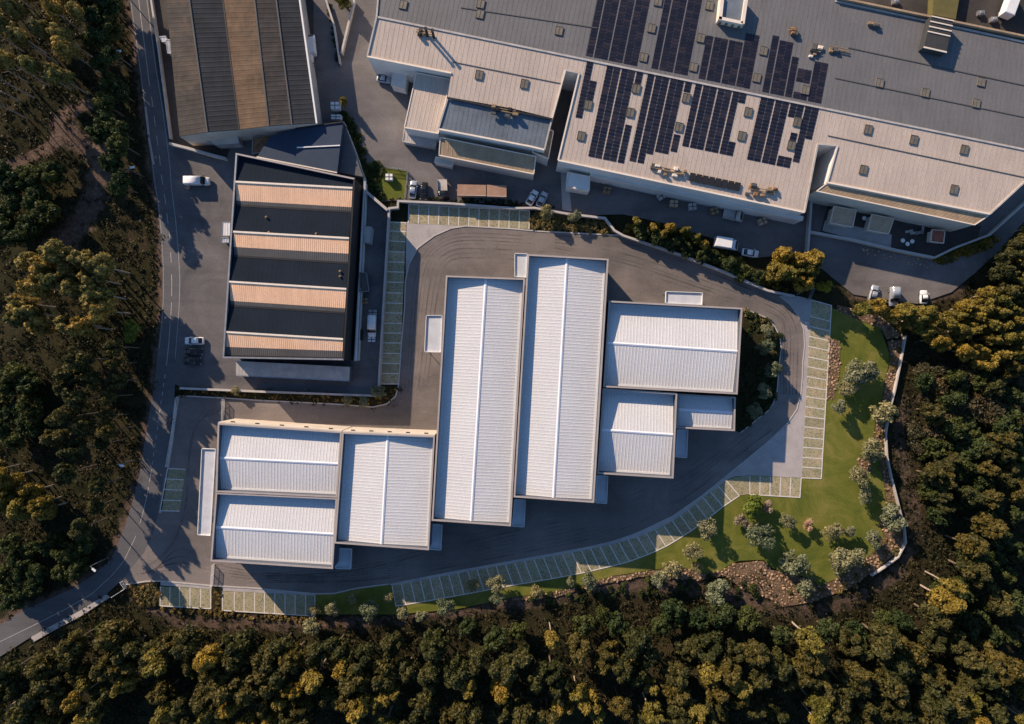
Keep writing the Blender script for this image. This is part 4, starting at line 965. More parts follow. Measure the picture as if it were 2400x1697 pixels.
# ------------------------------------------------------------------ vehicles
def loft(secs):
    """secs: list of (x, halfwidth, z0, z1, roundness) cross sections -> closed body"""
    vs = []; fs = []; n = 10
    for x, hw, z0, z1, rd in secs:
        for y, z in ((-hw * .92, z0), (hw * .92, z0), (hw, z0 + (z1 - z0) * .35), (hw * .97, z0 + (z1 - z0) * .75), (hw * (1 - rd), z1), (hw * .4, z1 + .03), (-hw * .4, z1 + .03), (-hw * (1 - rd), z1), (-hw * .97, z0 + (z1 - z0) * .75), (-hw, z0 + (z1 - z0) * .35)):
            vs.append(Vector((x, y, z)))
    for i in range(len(secs) - 1):
        for k in range(n): fs.append((i * n + k, i * n + (k + 1) % n, (i + 1) * n + (k + 1) % n, (i + 1) * n + k))
    fs += [tuple(range(n - 1, -1, -1)), tuple(range((len(secs) - 1) * n, len(secs) * n))]
    return vs, [f[::-1] for f in fs]
def vehicle(name, label, cat, px, py, ang, kind, paint, L=None, z=0.02, group=None):
    """ang: heading in degrees (0 = pointing right in the picture, counter-clockwise)"""
    c0 = P(px, py, z); t = thing(name, c0, label, cat, group); a = R(ang)
    def place(vs): return [Vector((c0.x + v.x * math.cos(a) - v.y * math.sin(a), c0.y + v.x * math.sin(a) + v.y * math.cos(a), c0.z + v.z)) for v in vs]
    def part(nm, mb_or, mat, par=None, smooth=False):
        vs, fs = mb_or if isinstance(mb_or, tuple) else (mb_or.v, mb_or.f)
        return obj(nm, place([Vector(v) for v in vs]), fs, mat, par or t, smooth)
    if kind == 'car':
        L = L or 4.4; h = L / 2; W = .89
        part('body', loft([(-h, W * .80, .45, .78, .2), (-h + .12, W * .93, .32, .90, .15), (-h + .8, W, .28, .96, .12), (0, W, .26, .95, .1), (h - 1.3, W, .28, .93, .12), (h - .5, W * .97, .3, .84, .15), (h - .1, W * .86, .36, .74, .2), (h, W * .74, .42, .64, .25)]), paint, None, True)
        part('windows', loft([(-h + .35, W * .72, .9, .96, .1), (-h + .95, W * .78, .9, 1.36, .1), (-.1, W * .80, .9, 1.42, .1), (.45, W * .78, .9, 1.36, .1), (h - 1.05, W * .76, .9, .95, .1)]), 'glass', None, True)
        part('roof', loft([(-h + 1.05, W * .62, 1.36, 1.42, .1), (-.2, W * .68, 1.36, 1.47, .1), (.42, W * .62, 1.36, 1.41, .1)]), paint, None, True)
        for s_ in (-1, 1):
            b = MB(); b.box(Vector((h - .12, s_ * .58, .63)), Vector((.1, 0, 0)), Vector((0, .16, 0)), Vector((0, 0, .07))); part('headlight', b, 'lamp')
            b = MB(); b.box(Vector((.75, s_ * .98, .98)), Vector((.07, 0, 0)), Vector((0, .09, 0)), Vector((0, 0, .06))); part('mirror', b, paint)
        wx, wr, ww = h - .85, .31, .82
    elif kind == 'van':
        L = L or 5.4; h = L / 2; W = .98
        part('body', loft([(-h, W * .93, .4, 2.05, .12), (-h + .15, W, .35, 2.2, .1), (h - 1.7, W, .35, 2.2, .1), (h - 1.55, W, .35, 1.35, .1), (h - .7, W, .35, 1.15, .12), (h - .15, W * .94, .38, 1.0, .15), (h, W * .82, .42, .85, .2)]), paint, None, True)
        part('windscreen', loft([(h - 1.95, W * .93, 1.1, 2.14, .12), (h - 1.68, W * .93, 1.1, 2.1, .12), (h - .95, W * .88, 1.1, 1.3, .12)]), 'glass', None, True)
        part('roof', loft([(-h + .2, W * .86, 2.1, 2.26, .1), (h - 1.8, W * .86, 2.1, 2.25, .1)]), paint, None, True)
        for s_ in (-1, 1):
            b = MB(); b.box(Vector((h - .1, s_ * .68, .8)), Vector((.09, 0, 0)), Vector((0, .16, 0)), Vector((0, 0, .1))); part('headlight', b, 'lamp')
            b = MB(); b.box(Vector((h - 1.3, s_ * 1.1, 1.4)), Vector((.06, 0, 0)), Vector((0, .11, 0)), Vector((0, 0, .15))); part('mirror', b, 'dark')
        wx, wr, ww = h - .95, .36, .9
    elif kind in ('truck', 'flatbed'):
        L = L or 6.4; h = L / 2; W = 1.15
        cab = h - 1.7
        part('cab', loft([(cab, W, .5, 2.2, .1), (cab + .9, W, .45, 2.3, .1), (h - .25, W * .95, .45, 1.5, .12), (h, W * .9, .5, 1.2, .15)]), paint, None, True)
        part('windscreen', loft([(cab + .75, W * .9, 1.4, 2.33, .1), (cab + 1.0, W * .9, 1.4, 2.28, .1), (h - .22, W * .86, 1.3, 1.56, .1)]), 'glass', None, True)
        b = MB(); b.abox(-h, cab - .05, -.5, .5, .55, .8); part('chassis', b, 'dark')
        if kind == 'truck':
            b = MB(); b.abox(-h, cab - .15, -W, W, .802, 3.0); cb = part('cargo_box', b, paint)
            b = MB(); b.abox(-h + .1, cab - .25, -W + .1, W - .1, 3.002, 3.05); part('box_roof', b, 'white_plastic', cb)
            b = MB(); b.abox(-h - .05, -h - .002, -W + .05, W - .05, .85, 2.95); part('rear_door', b, 'canopy', cb)
        else:
            b = MB(); b.abox(-h, cab - .15, -W, W, .802, 1.0); bd = part('bed', b, 'wall_conc')
            for y in (-W, W - .06): b = MB(); b.abox(-h, cab - .15, y, y + .06, 1.002, 1.5); part('side_board', b, 'wall_conc', bd)
        wx, wr, ww = h - 1.0, .45, 1.0
    for sx in (-1, 1):
        for sy in (-1, 1):
            b = MB(); b.tube(Vector((sx * wx, sy * ww - .11, wr)), Vector((sx * wx, sy * ww + .11, wr)), wr, wr, 14); w = part('wheel', b, 'tyre')
            b = MB(); b.tube(Vector((sx * wx, sy * (ww + .112), wr)), Vector((sx * wx, sy * (ww + .13), wr)), wr * .6, wr * .55, 10); part('rim', b, 'steel', w)
    return t
vehicle('van', 'white van parked in the forecourt beside the road', 'van', 467, 427, 0, 'van', 'white_car', 5.7)
vehicle('car', 'white car above two dark ones at the bottom of the forecourt', 'car', 459, 799, 180, 'car', 'white_car', 4.5)
vehicle('car', 'dark car directly below the white car in the forecourt', 'car', 457, 824, 0, 'car', 'black_car', 4.0)
vehicle('car', 'dark car, lowest of the three parked in the forecourt', 'car', 454, 846, 0, 'car', 'black_car', 4.0)
vehicle('van', 'pale van in the alley between sawtooth hall and bay wall', 'van', 874, 765, -92, 'van', 'white_car', 5.0)
vehicle('car', 'silver car at the left end of the factory parking', 'car', 969, 446, 83, 'car', 'silver_car', 4.2)
vehicle('car', 'dark car right of the silver car by the factory lawn', 'car', 994, 449, -95, 'car', 'black_car', 4.0)
vehicle('truck', 'dark truck with pale tail left of the brown trailers', 'truck', 1038, 446, -88, 'flatbed', 'black_car', 4.6)
vehicle('car', 'small white car at the left of the factory lane bushes', 'car', 1247, 465, 60, 'car', 'white_car', 3.8)
vehicle('car', 'small silver car beside the lane bushes, right of a white one', 'car', 1270, 469, 65, 'car', 'silver_car', 3.8)
vehicle('truck', 'white box truck by the dark bushes on the service road', 'truck', 1698, 574, -9, 'truck', 'white_car', 5.6)
vehicle('car', 'white car in front of the white box truck', 'car', 1756, 594, -9, 'car', 'white_car', 3.9)
vehicle('flatbed_truck', 'grey flatbed truck at the factory front', 'truck', 1715, 507, -12, 'flatbed', 'wall_conc', 4.6)
vehicle('car', 'blue grey car half under trees, leftmost below the curved lane', 'car', 2044, 689, 75, 'car', 'silver_car', 4.0)
vehicle('van', 'blue grey van with white back below the curved lane', 'van', 2090, 696, -92, 'van', 'silver_car', 4.4)
vehicle('car', 'small white car at the right below the curved lane', 'car', 2161, 697, 88, 'car', 'white_car', 3.2)
vehicle('truck', 'white truck parked in the lane beside the old shed', 'truck', 732, 112, 95, 'truck', 'white_car', 5.0)
vehicle('van', 'white van just below the truck in the old shed lane', 'van', 728, 147, -92, 'van', 'white_car', 4.2)
vehicle('car', 'dark car against the factory wall at the white dock lobby', 'car', 901, 188, -10, 'car', 'silver_car', 3.4)
vehicle('truck', 'white truck in the top right corner yard', 'truck', 2355, 18, 70, 'truck', 'white_car', 6.0, 6.52)
def trailer(label, x0, x1, y0, y1, z=3.0):
    t = thing('trailer', P((x0 + x1) / 2, (y0 + y1) / 2, 0), label, 'trailer')
    q = PP([(x0, y0), (x1, y0 + 1.5), (x1, y1 + 1.5), (x0, y1)], z); b = MB(); b.prism(q, z - .9); b.obj('cargo_box', 'tarp_brown', t)
    b = MB(); b.prism([p - Vector((0, 0, z - .898)) for p in inset(q, .3)], .3); b.obj('chassis', 'dark', t)
    for k in (.12, .25, .8):
        for s_ in (0.1, .9):
            c = q[0].lerp(q[1], k).lerp(q[3].lerp(q[2], k), s_); b = MB(); b.tube(at(c, .4) - Vector((0, .15, 0)), at(c, .4) + Vector((0, .15, 0)), .4, .4, 12); b.obj('wheel', 'tyre', t)
    b = MB(); b.ribbon([q[3] + Vector((0, -.03, 0)), q[2] + Vector((0, -.03, 0))], .06, z - .2, z + .04); b.obj('rail', 'cream_trim', t)
trailer('longer brown tarpaulin trailer in the factory yard', 1072, 1139, 432, 457)
trailer('shorter brown tarpaulin trailer at the right of the longer one', 1141, 1187, 433, 459)
def crate(label, px, py, ang, w, l_, h, mat, z=0.02, name='crate'):
    c = P(px, py, z); u = Vector((math.cos(R(ang)), math.sin(R(ang)), 0)); v = Vector((-u.y, u.x, 0)); t = thing(name, c, label, name)
    b = MB(); b.box(c + Vector((0, 0, .15 + h / 2)), u * w / 2, v * l_ / 2, Vector((0, 0, h / 2))); b.obj('box', mat, t)
    for k in (-1, 0, 1): b = MB(); b.box(c + u * k * w * .4 + Vector((0, 0, .07)), u * .06, v * l_ / 2, Vector((0, 0, .075))); b.obj('runner', 'wood', t)
    b = MB(); b.box(c + Vector((0, 0, .18 + h)), u * w * .52, v * .07, Vector((0, 0, .028))); b.box(c + Vector((0, 0, .18 + h)), u * .07, v * l_ * .52, Vector((0, 0, .026))); b.obj('strap', 'dark', t)
for i, (px, py, lab) in enumerate(((1421, 449, 'tan crate furthest left along the solar factory front'), (1577, 480, 'tan crate below the middle of the solar factory front'), (1620, 487, 'stack of pale crates left of the flatbed truck'), (1671, 497, 'tan crate touching the left of the flatbed truck'), (1783, 521, 'dark topped crate right of the flatbed truck'), (1548, 462, 'pale crate close to the factory canopy'))):
    crate(lab, px, py, -12 + i * 9, 1.7, 1.5, 1.3, ('wood', 'pavilion', 'wall_conc')[i % 3])
crate('white container against the lane hedge, upper of two', 790, 254, 0, 2.0, 1.6, 1.8, 'white_plastic', name='container')
crate('white container against the lane hedge, lower of two', 792, 280, 0, 2.3, 1.0, 1.6, 'white_plastic', name='container')
crate('grey skip bin in the sawtooth alley above the pale van', 876, 733, 0, 1.9, 1.2, 1.0, 'steel', name='skip')
crate('tan pallet load beside the grey shed in the sawtooth alley', 856, 706, 0, 1.5, 1.2, .9, 'wood', name='pallet')
crate('pale pallet load below the van in the sawtooth alley', 872, 796, 0, 1.7, 1.1, .5, 'white_plastic', name='pallet')
crate('dark heap of scrap bins along the sawtooth wall', 846, 785, 0, 1.2, 2.4, 1.0, 'dark', name='bin')
crate('white box on the small green lot above the silver car', 914, 418, 0, 1.6, 1.4, 1.2, 'white_plastic', name='box')

# ------------------------------------------------------------------ street lamps
def lamp(label, bx, by, h=7.6, ang=0):
    c = P(bx, by, 0); z0 = gz(c.x, c.y); t = thing('street_lamp', Vector((c.x, c.y, z0)), label, 'street lamp')
    c = Vector((c.x, c.y, z0)); top = c + Vector((0, 0, h))
    b = MB(); b.tube(c, top, .11, .07, 10); b.obj('pole', 'steel', t)
    u = Vector((math.cos(R(ang)), math.sin(R(ang)), 0))
    b = MB(); b.tube(top - Vector((0, 0, .1)), top + u * 1.1 + Vector((0, 0, .1)), .05, .05, 8); b.obj('arm', 'steel', t)
    b = MB(); b.box(top + u * 1.2 + Vector((0, 0, .1)), u * .5, Vector((-u.y, u.x, 0)) * .22, Vector((0, 0, .09))); b.obj('lamp_head', 'white_plastic', t)
lamp('street lamp furthest up the road on the wooded side', 309, 156, 7.6, 10)
lamp('street lamp left of the road opposite the white van', 336, 414, 7.0, 10)
lamp('street lamp left of the road opposite the entrance bays', 316, 1078, 7.6, -10)
lamp('street lamp at the bend of the road, furthest down', 253, 1307, 7.0, -40)

# ------------------------------------------------------------------ small green lots
st = slab('grass_plot', [(846, 384), (880, 378), (906, 395), (956, 398), (948, 466), (888, 470), (862, 432)], 0.03, 0.2, 'lawn'); tag(st, 'small green plot beside the factory lane', 'grass', kind='structure')
fence([(906, 394), (957, 402), (950, 466)], 1.4, 'dark fence round the corner of the green plot', 'fence', 'steel')

# ------------------------------------------------------------------ plants
def crown_mesh(name, mat, rx, ry, rz, lobes, n, size, seed, lobe_r=.42, up=0.25, flat=0.8, skew=0.0):
    """leaf clumps on many lobes spread through an ellipsoid volume; centre at origin"""
    r = np.random.default_rng(seed)
    cs = []; 
    while len(cs) < lobes:
        p = r.uniform(-1, 1, 3)
        if .35 < np.linalg.norm(p) < 1.0: cs.append(p)
    cs = np.array(cs) * (1 - lobe_r * .6)
    lr = r.uniform(.6, 1.25, lobes) * lobe_r
    wgt = lr ** 2 / (lr ** 2).sum()
    k = r.choice(lobes, n, p=wgt)
    dirs = r.normal(size=(n, 3)); dirs[:, 2] += up; dirs /= np.linalg.norm(dirs, axis=1)[:, None]
    pos = cs[k] + dirs * (lr[k] * r.uniform(.72, 1.08, n))[:, None]
    taper = 1 - skew * (pos[:, 2] * .5 + .5)
    pos[:, 0] *= taper; pos[:, 1] *= taper
    pos *= np.array([rx, ry, rz])
    nrm = dirs * .75 + r.normal(size=(n, 3)) * .5; nrm /= np.linalg.norm(nrm, axis=1)[:, None]
    t = np.cross(nrm, r.normal(size=(n, 3))); t /= np.linalg.norm(t, axis=1)[:, None]
    b = np.cross(nrm, t)
    s = (size * r.uniform(.55, 1.3, n))[:, None]
    V = np.stack([pos - t * s, pos - b * s * flat * .7, pos + t * s * 1.05, pos + b * s * flat * .7], 1).reshape(-1, 3)
    F = np.arange(4 * n).reshape(n, 4)
    me = np_mesh(name, V, F, M[mat])
    tint = np.clip(r.normal(.45, .22, n) + (lr[k] - lobe_r) * .5 + r.normal(0, .18, lobes)[k], 0, 1)
    a = me.attributes.new('tint', 'FLOAT', 'FACE'); a.data.foreach_set('value', tint.astype(np.float32))
    return me
def trunk_mesh(name, h, r0, seed, mat, spread=1.2, limbs=5, top=.75):
    r = random.Random(seed); b = MB(); p = Vector((0, 0, -.4)); pts = [p]
    for k in range(1, 5): pts.append(Vector((r.uniform(-.12, .12) * k * .5, r.uniform(-.12, .12) * k * .5, h * k / 4)))
    for k in range(4): b.tube(pts[k], pts[k + 1], r0 * (1 - k * .18), r0 * (1 - (k + 1) * .18), 7)
    for k in range(limbs):
        a = 6.283 * k / limbs + r.uniform(-.4, .4); s_ = pts[0].lerp(pts[4], r.uniform(.55, .9)); s_ = Vector((s_.x, s_.y, h * r.uniform(top - .25, top + .1)))
        b.tube(s_, s_ + Vector((math.cos(a) * spread, math.sin(a) * spread, spread * r.uniform(.6, 1.2))), r0 * .4, r0 * .12, 5)
    me = bpy.data.meshes.new(name); me.from_pydata(b.v, [], b.f); me.materials.append(M[mat]); me.update(); return me
KIND = {}
def make_kind(key, mat, nvar, rx, rz, lobes, n, size, h, r0, bark='bark', lobe_r=.42, up=.25, skew=0., spread=1.2, limbs=5):
    """h: height of the crown centre"""
    KIND[key] = []
    for k in range(nvar):
        r = random.Random(hash(key) % 1000 if False else sum(map(ord, key)) * 31 + k)
        q = r.uniform(.85, 1.15)
        cm = crown_mesh('crown', mat, rx * q, rx * r.uniform(.85, 1.15), rz * r.uniform(.9, 1.12), lobes, n, size, sum(map(ord, key)) + 97 * k, lobe_r, up, .8, skew)
        tm = trunk_mesh('trunk', h, r0, k + 5, bark, spread, limbs)
        KIND[key].append((cm, tm, h))
make_kind('wood', 'leaf_wood', 6, 3.3, 4.2, 30, 3000, .36, 8.5, .24, lobe_r=.30, skew=.25)
make_kind('gold', 'leaf_gold', 5, 2.7, 3.6, 24, 2400, .32, 9.0, .2, 'bark_pale', .31, skew=.3)
make_kind('euc', 'leaf_euc', 4, 2.5, 3.9, 20, 2100, .36, 10.5, .2, 'bark_pale', .36, skew=.3)
make_kind('green', 'leaf_green', 5, 2.9, 2.6, 24, 2200, .33, 4.5, .2, lobe_r=.33)
make_kind('olive', 'leaf_olive', 5, 2.0, 1.3, 18, 1700, .19, 2.6, .13, 'bark', .36, spread=.9)
make_kind('lime', 'leaf_lime', 1, 2.0, 1.6, 14, 1500, .24, 2.8, .14)
make_kind('pink', 'leaf_pink', 2, 1.3, .9, 10, 700, .17, 1.8, .08, spread=.6)
make_kind('col', 'leaf_gold', 3, 1.25, 2.6, 14, 1200, .28, 3.2, .15, 'bark', .45, .5, .45, .5)
make_kind('brown', 'leaf_brown', 4, 2.6, 1.7, 22, 1500, .30, 2.6, .14, lobe_r=.5)
def tree(key, name, x, y, z, label, cat, group=None, s=1.0, hs=1.0, rot=None):
    v = KIND[key]; cm, tm, h = v[random.randrange(len(v))]
    t = thing(name, Vector((x, y, z)), label, cat, group)
    for nm, me_, zz in (('trunk', tm, 0), ('crown', cm, h * hs)):
        o = bpy.data.objects.new(nm, me_); C.objects.link(o); o.parent = t
        o.location = (0, 0, zz); o.rotation_euler = (0, 0, random.uniform(0, 6.28) if rot is None else rot)
        o.scale = (s, s, hs) if nm == 'trunk' else (s, s, s)
    return t
def scatter(poly, dmin, n, seed, inside=None):
    """random points (photo pixels on the ground) in a polygon, at least dmin pixels apart"""
    r = random.Random(seed); xs = [p[0] for p in poly]; ys = [p[1] for p in poly]; pts = []
    A = np.array
    for _ in range(n * 60):
        if len(pts) >= n: break
        x, y = r.uniform(min(xs), max(xs)), r.uniform(min(ys), max(ys))
        if not in_poly(np.array([x]), np.array([y]), poly)[0]: continue
        if inside and not inside(x, y): continue
        if all((x - a) ** 2 + (y - b) ** 2 > dmin * dmin for a, b in pts): pts.append((x, y))
    return pts
def plant_tree(key, name, pts, label, cat, group, s=(.85, 1.2), hs=(.85, 1.15)):
    for px, py in pts:
        p = P(px, py, 0); tree(key, name, p.x, p.y, gz(p.x, p.y), label, cat, group, random.uniform(*s), random.uniform(*hs))
# south wood
FS = [(-50, 1610), (60, 1535), (150, 1490), (250, 1450), (330, 1460), (450, 1470), (620, 1478), (800, 1485), (1000, 1470), (1150, 1450), (1300, 1430), (1480, 1412), (1640, 1400), (1760, 1440), (1950, 1452), (2080, 1425), (2160, 1340), (2200, 1230), (2300, 1150), (2380, 1120), (2380, 1660), (-50, 1660)]
pts = scatter(FS, 31, 225, 11)
def where(p):
    for x, w in ((330, 'below the road bend'), (740, 'below the lower left bays'), (1150, 'below the left warehouses'), (1560, 'below the curved bays'), (2000, 'below the lawn'), (9999, 'in the bottom right corner')):
        if p[0] < x: break
    return w, ('upper fringe' if p[1] < 1500 else 'middle' if p[1] < 1580 else 'lowest rows')
for i, p in enumerate(pts):
    deep = p[1] > 1560; w, q = where(p)
    if random.random() < (.38 if deep else .08): plant_tree('gold', 'golden_tree', [p], 'golden crowned tree in the %s of the wood %s' % (q, w), 'tree', 'golden trees, %s %s' % (q, w), (.8, 1.3), (.8, 1.25))
    elif p[1] < 1480 and random.random() < .6: plant_tree('green', 'young_tree', [p], 'low dark green tree in the %s of the wood %s' % (q, w), 'tree', 'green trees, %s %s' % (q, w), (.7, 1.15), (.7, 1.3))
    else: plant_tree('wood', 'forest_tree', [p], 'dark olive crowned tree in the %s of the wood %s' % (q, w), 'tree', 'olive dark trees, %s %s' % (q, w), (.8, 1.35), (.75, 1.2))
# west wood
def w_ok(x, y):
    d = seg_dist(np.array([x]), np.array([y]), PATH)[0]; e = seg_dist(np.array([x]), np.array([y]), [(165, 315), (240, 360), (230, 420), (205, 480), (160, 550), (110, 590)])[0]
    return d > 22 and e > 40
plant_tree('euc', 'tall_tree', scatter([(30, -40), (250, -40), (262, 120), (215, 215), (110, 250), (30, 300)], 34, 28, 21, w_ok), 'tall bare stemmed tree in the upper left wood', 'tree', 'tall trees of the upper left wood', (.75, 1.05), (1.05, 1.4))
plant_tree('green', 'green_tree', scatter([(225, -40), (292, -40), (322, 230), (335, 420), (350, 560), (325, 560), (290, 400), (255, 200)], 26, 20, 22), 'dense green roadside tree in the upper left', 'tree', 'green roadside trees of the upper left', (.75, 1.05), (1.3, 2.0))
plant_tree('green', 'green_tree', scatter([(30, 400), (160, 400), (150, 520), (70, 560), (30, 580)], 34, 12, 23, w_ok), 'dense green tree below the dirt track at the left edge', 'tree', 'green trees below the dirt track', (.8, 1.1))
plant_tree('euc', 'ochre_tree', [(150, 628), (185, 640), (215, 615), (235, 650), (262, 628), (205, 672), (245, 690), (280, 665), (300, 640), (175, 685), (290, 700), (300, 735)], 'ochre crowned tree in the sunlit clump left of the forecourt', 'tree', 'ochre clump left of the forecourt', (1.0, 1.3), (1.05, 1.3))
plant_tree('euc', 'ochre_tree', [(128, 720), (150, 742), (115, 755), (160, 770), (235, 765), (262, 772)], 'ochre crowned tree in the smaller clump below the sunlit one', 'tree', 'smaller ochre clump at the left', (.9, 1.1), (1.0, 1.2))
plant_tree('lime', 'lime_tree', [(322, 778)], 'bright lime green tree beside the road, left of the dark cars', 'tree', None, (1.2, 1.2), (1.0, 1.0))
plant_tree('gold', 'golden_tree', [(40, 1090), (70, 1105), (30, 1135), (75, 1150), (115, 1140), (140, 1165), (105, 1172), (48, 1165), (150, 1180)], 'golden tree in the clump at the left edge above the bend', 'tree', 'golden clump above the bend', (1.0, 1.25), (.9, 1.1))
plant_tree('green', 'green_tree', scatter([(20, 860), (110, 860), (90, 1040), (20, 1040)], 36, 10, 25), 'dark green tree at the left edge below the ochre clumps', 'tree', 'dark green trees at the left edge', (.8, 1.1))
plant_tree('green', 'green_tree', scatter([(40, 1260), (230, 1260), (200, 1320), (60, 1390), (20, 1400)], 34, 14, 26), 'dark green tree in the corner above the road bend', 'tree', 'dark green trees above the bend', (.7, 1.05), (.7, 1.0))
plant_tree('wood', 'roadside_tree', [(325, 815), (318, 850), (322, 890), (308, 925), (300, 970), (312, 1000), (290, 1030), (285, 1120), (270, 1170), (250, 1215)], 'dark tree on the verge left of the road', 'tree', 'dark verge trees', (.55, .8), (.9, 1.3))
plant_tree('wood', 'shade_tree', [(262, 842), (236, 872), (270, 888), (214, 905), (248, 930), (228, 968), (262, 985), (205, 1010), (240, 1040), (225, 1090)], 'tall tree added to shade the entrance, in the scrub left of the road', 'tree', 'added entrance shade trees', (.7, .95), (1.25, 1.6))  # trees added over low scrub to cast shade on the entrance
# east wood
plant_tree('gold', 'yellow_tree', scatter([(1985, 735), (2010, 712), (2100, 730), (2200, 740), (2290, 690), (2370, 720), (2370, 830), (2280, 850), (2160, 800), (2100, 760)], 27, 46, 31), 'yellowing tree in the copse below the curved lane', 'tree', 'yellow copse below the curved lane', (.75, 1.0), (.5, .65))
plant_tree('wood', 'dark_tree', scatter([(2320, 600), (2385, 550), (2385, 720), (2300, 690)], 26, 14, 32), 'dark tree at the right edge beside the curved lane', 'tree', 'dark trees at the right edge', (.7, .95), (.7, .9))
plant_tree('gold', 'yellow_tree', [(2368, 545), (2376, 570), (2345, 618), (2350, 650), (2372, 640)], 'yellow tree at the right edge above the copse', 'tree', 'yellow trees at the right edge', (.7, .9), (.7, .9))
THK = [(2140, 860), (2380, 860), (2380, 1120), (2240, 1180), (2170, 1220), (2140, 1050)]
for p in scatter(THK, 22, 75, 33):
    if p[1] + (p[0] - 2260) * .35 < 1010 and random.random() < .65: plant_tree('brown', 'brown_bush', [p], 'brown leaved bush in the upper thicket right of the lawn', 'bush', 'brown bushes right of the lawn', (.5, 1.2), (.5, .9))
    elif random.random() < .6: plant_tree('green', 'green_tree', [p], 'dull green tree in the lower thicket right of the lawn', 'tree', 'green trees right of the lawn', (.55, 1.2), (.5, .95))
    else: plant_tree('wood', 'olive_dark_tree', [p], 'tall olive dark tree in the lower thicket right of the lawn', 'tree', 'olive dark trees right of the lawn', (.6, .9), (.5, .8))
# strip of trees between the drive wall and the service road
plant_tree('col', 'columnar_tree', [(1486, 525), (1524, 540), (1564, 540), (1597, 545), (1545, 556), (1622, 566), (1640, 580)], 'upright yellow tree in the strip above the right drive wall', 'tree', 'upright yellow trees above the drive wall', (.95, 1.25), (1.0, 1.25))
plant_tree('green', 'bushy_tree', [(1500, 548), (1535, 562), (1570, 575), (1605, 588), (1640, 602), (1672, 606), (1700, 622), (1735, 640), (1770, 650)], 'dark bushy tree in the strip above the right drive wall', 'tree', 'dark bushes above the drive wall', (.65, .85), (.35, .5))
plant_tree('gold', 'autumn_tree', [(1815, 605), (1845, 618), (1870, 640), (1835, 648), (1862, 668), (1888, 640), (1810, 640), (1880, 615)], 'autumn yellow tree in the clump below the pale wall end', 'tree', 'autumn clump by the service road', (.9, 1.1), (.5, .65))
plant_tree('lime', 'lime_tree', [(1925, 674)], 'bright lime bush right of the autumn clump', 'tree', None, (.85, .85), (.6, .6))
plant_tree('gold', 'golden_tree', [(800, 5), (812, 15)], 'golden tree at the top between the thin walls', 'tree', 'golden trees between the lane walls', (.6, .8), (.4, .5))
plant_tree('col', 'hedge_tree', [(812, 248)], 'small autumn cypress at the head of the lane hedge', 'tree', None, (.9, .9), (.9, .9))
# garden trees on the lawn and beds: each in its own words
G = [(1988, 877, 26, 'large olive tree on the upper lawn beside the rock strip'), (2024, 871, 22, 'olive tree right of the large one on the upper lawn'), (1966, 911, 18, 'olive tree just below the rock strip on the upper lawn'), (1956, 950, 17, 'small olive tree touching the bays on the left of the lawn'), (2056, 963, 27, 'big olive tree over the retaining wall at mid lawn'), (2028, 1055, 27, 'spreading olive tree over the rocks at the right of the lawn'), (2000, 1115, 21, 'olive tree below the spreading one at the right of the lawn'), (2012, 1158, 16, 'pale small olive tree low on the right of the lawn'), (2076, 1207, 28, 'big dense olive tree at the lower right wall'), (1838, 1213, 15, 'small olive tree below the short row of bays'), (1936, 1236, 19, 'olive tree in the middle of the lower lawn'), (1981, 1241, 13, 'smallest olive tree on the lower lawn'), (2032, 1259, 18, 'olive tree near the lower right wall'), (1848, 1312, 29, 'big round pale olive tree at the bottom of the lawn'), (1958, 1306, 27, 'big round olive tree near the bottom right of the lawn'), (1990, 1295, 18, 'olive tree merged with the big round one at the bottom right'), (1876, 1364, 21, 'dark olive tree on the rocks at the very bottom of the lawn'), (1618, 1286, 18, 'lone olive tree on the lawn below the curved bays'), (1570, 1324, 22, 'olive tree on the rock edge left of the lone one'), (1774, 1252, 27, 'big dark olive tree below the lime green tree'), (1652, 1233, 20, 'olive tree hugging the curved bays'), (787, 1420, 17, 'pale olive tree below the end of the lower left bays'), (737, 1456, 20, 'olive tree at the lower corner of the lower left bays'), (743, 1424, 10, 'tiny olive tree at the right end of the lower left bays'), (875, 1420, 19, 'olive tree left of the start of the curved bays'), (831, 1398, 12, 'small dark olive tree by the drive kerb at the bottom'), (912, 1394, 10, 'tiny yellowish tree at the start of the curved bays'), (1045, 1414, 18, 'olive tree below the fifth bay of the curved row'), (993, 1436, 14, 'scrubby olive tree below the third bay of the curved row'), (948, 1429, 12, 'scrubby olive tree below the first bay of the curved row'), (1167, 1394, 15, 'olive tree below the tenth bay of the curved row'), (1107, 1362, 13, 'young tree standing in the curved bays, left one'), (1163, 1361, 17, 'young tree standing in the curved bays, right one'), (1376, 1352, 18, 'olive tree under the middle of the curved bays'), (1335, 1358, 10, 'tiny yellow tree under the middle of the curved bays'), (1255, 1380, 13, 'scrubby olive tree at the rock edge under the curved bays'), (1540, 1346, 19, 'scrubby olive tree on the rock edge below the lawn'), (1628, 1326, 12, 'small round bush tree on the rock edge'), (1672, 1377, 27, 'large dark olive tree below the rock edge'), (1788, 774, 14, 'topmost olive tree in the dark planting bed'), (1783, 811, 16, 'second olive tree from the top in the dark planting bed'), (1800, 867, 18, 'middle olive tree in the dark planting bed'), (1781, 914, 17, 'fourth olive tree from the top in the dark planting bed'), (1762, 962, 15, 'lowest olive tree in the dark planting bed'), (891, 919, 14, 'pale tree at the inside corner of the forecourt wall'), (857, 942, 12, 'pale tree on the narrow bed left of the wall corner'), (818, 936, 10, 'small pale tree further left on the narrow bed'), (560, 915, 9, 'small pale shrub tree near the left end of the narrow bed'), (1280, 505, 16, 'grey green tree in the bed right of the top bays'), (1345, 512, 14, 'second grey green tree in the bed above the top drive')]
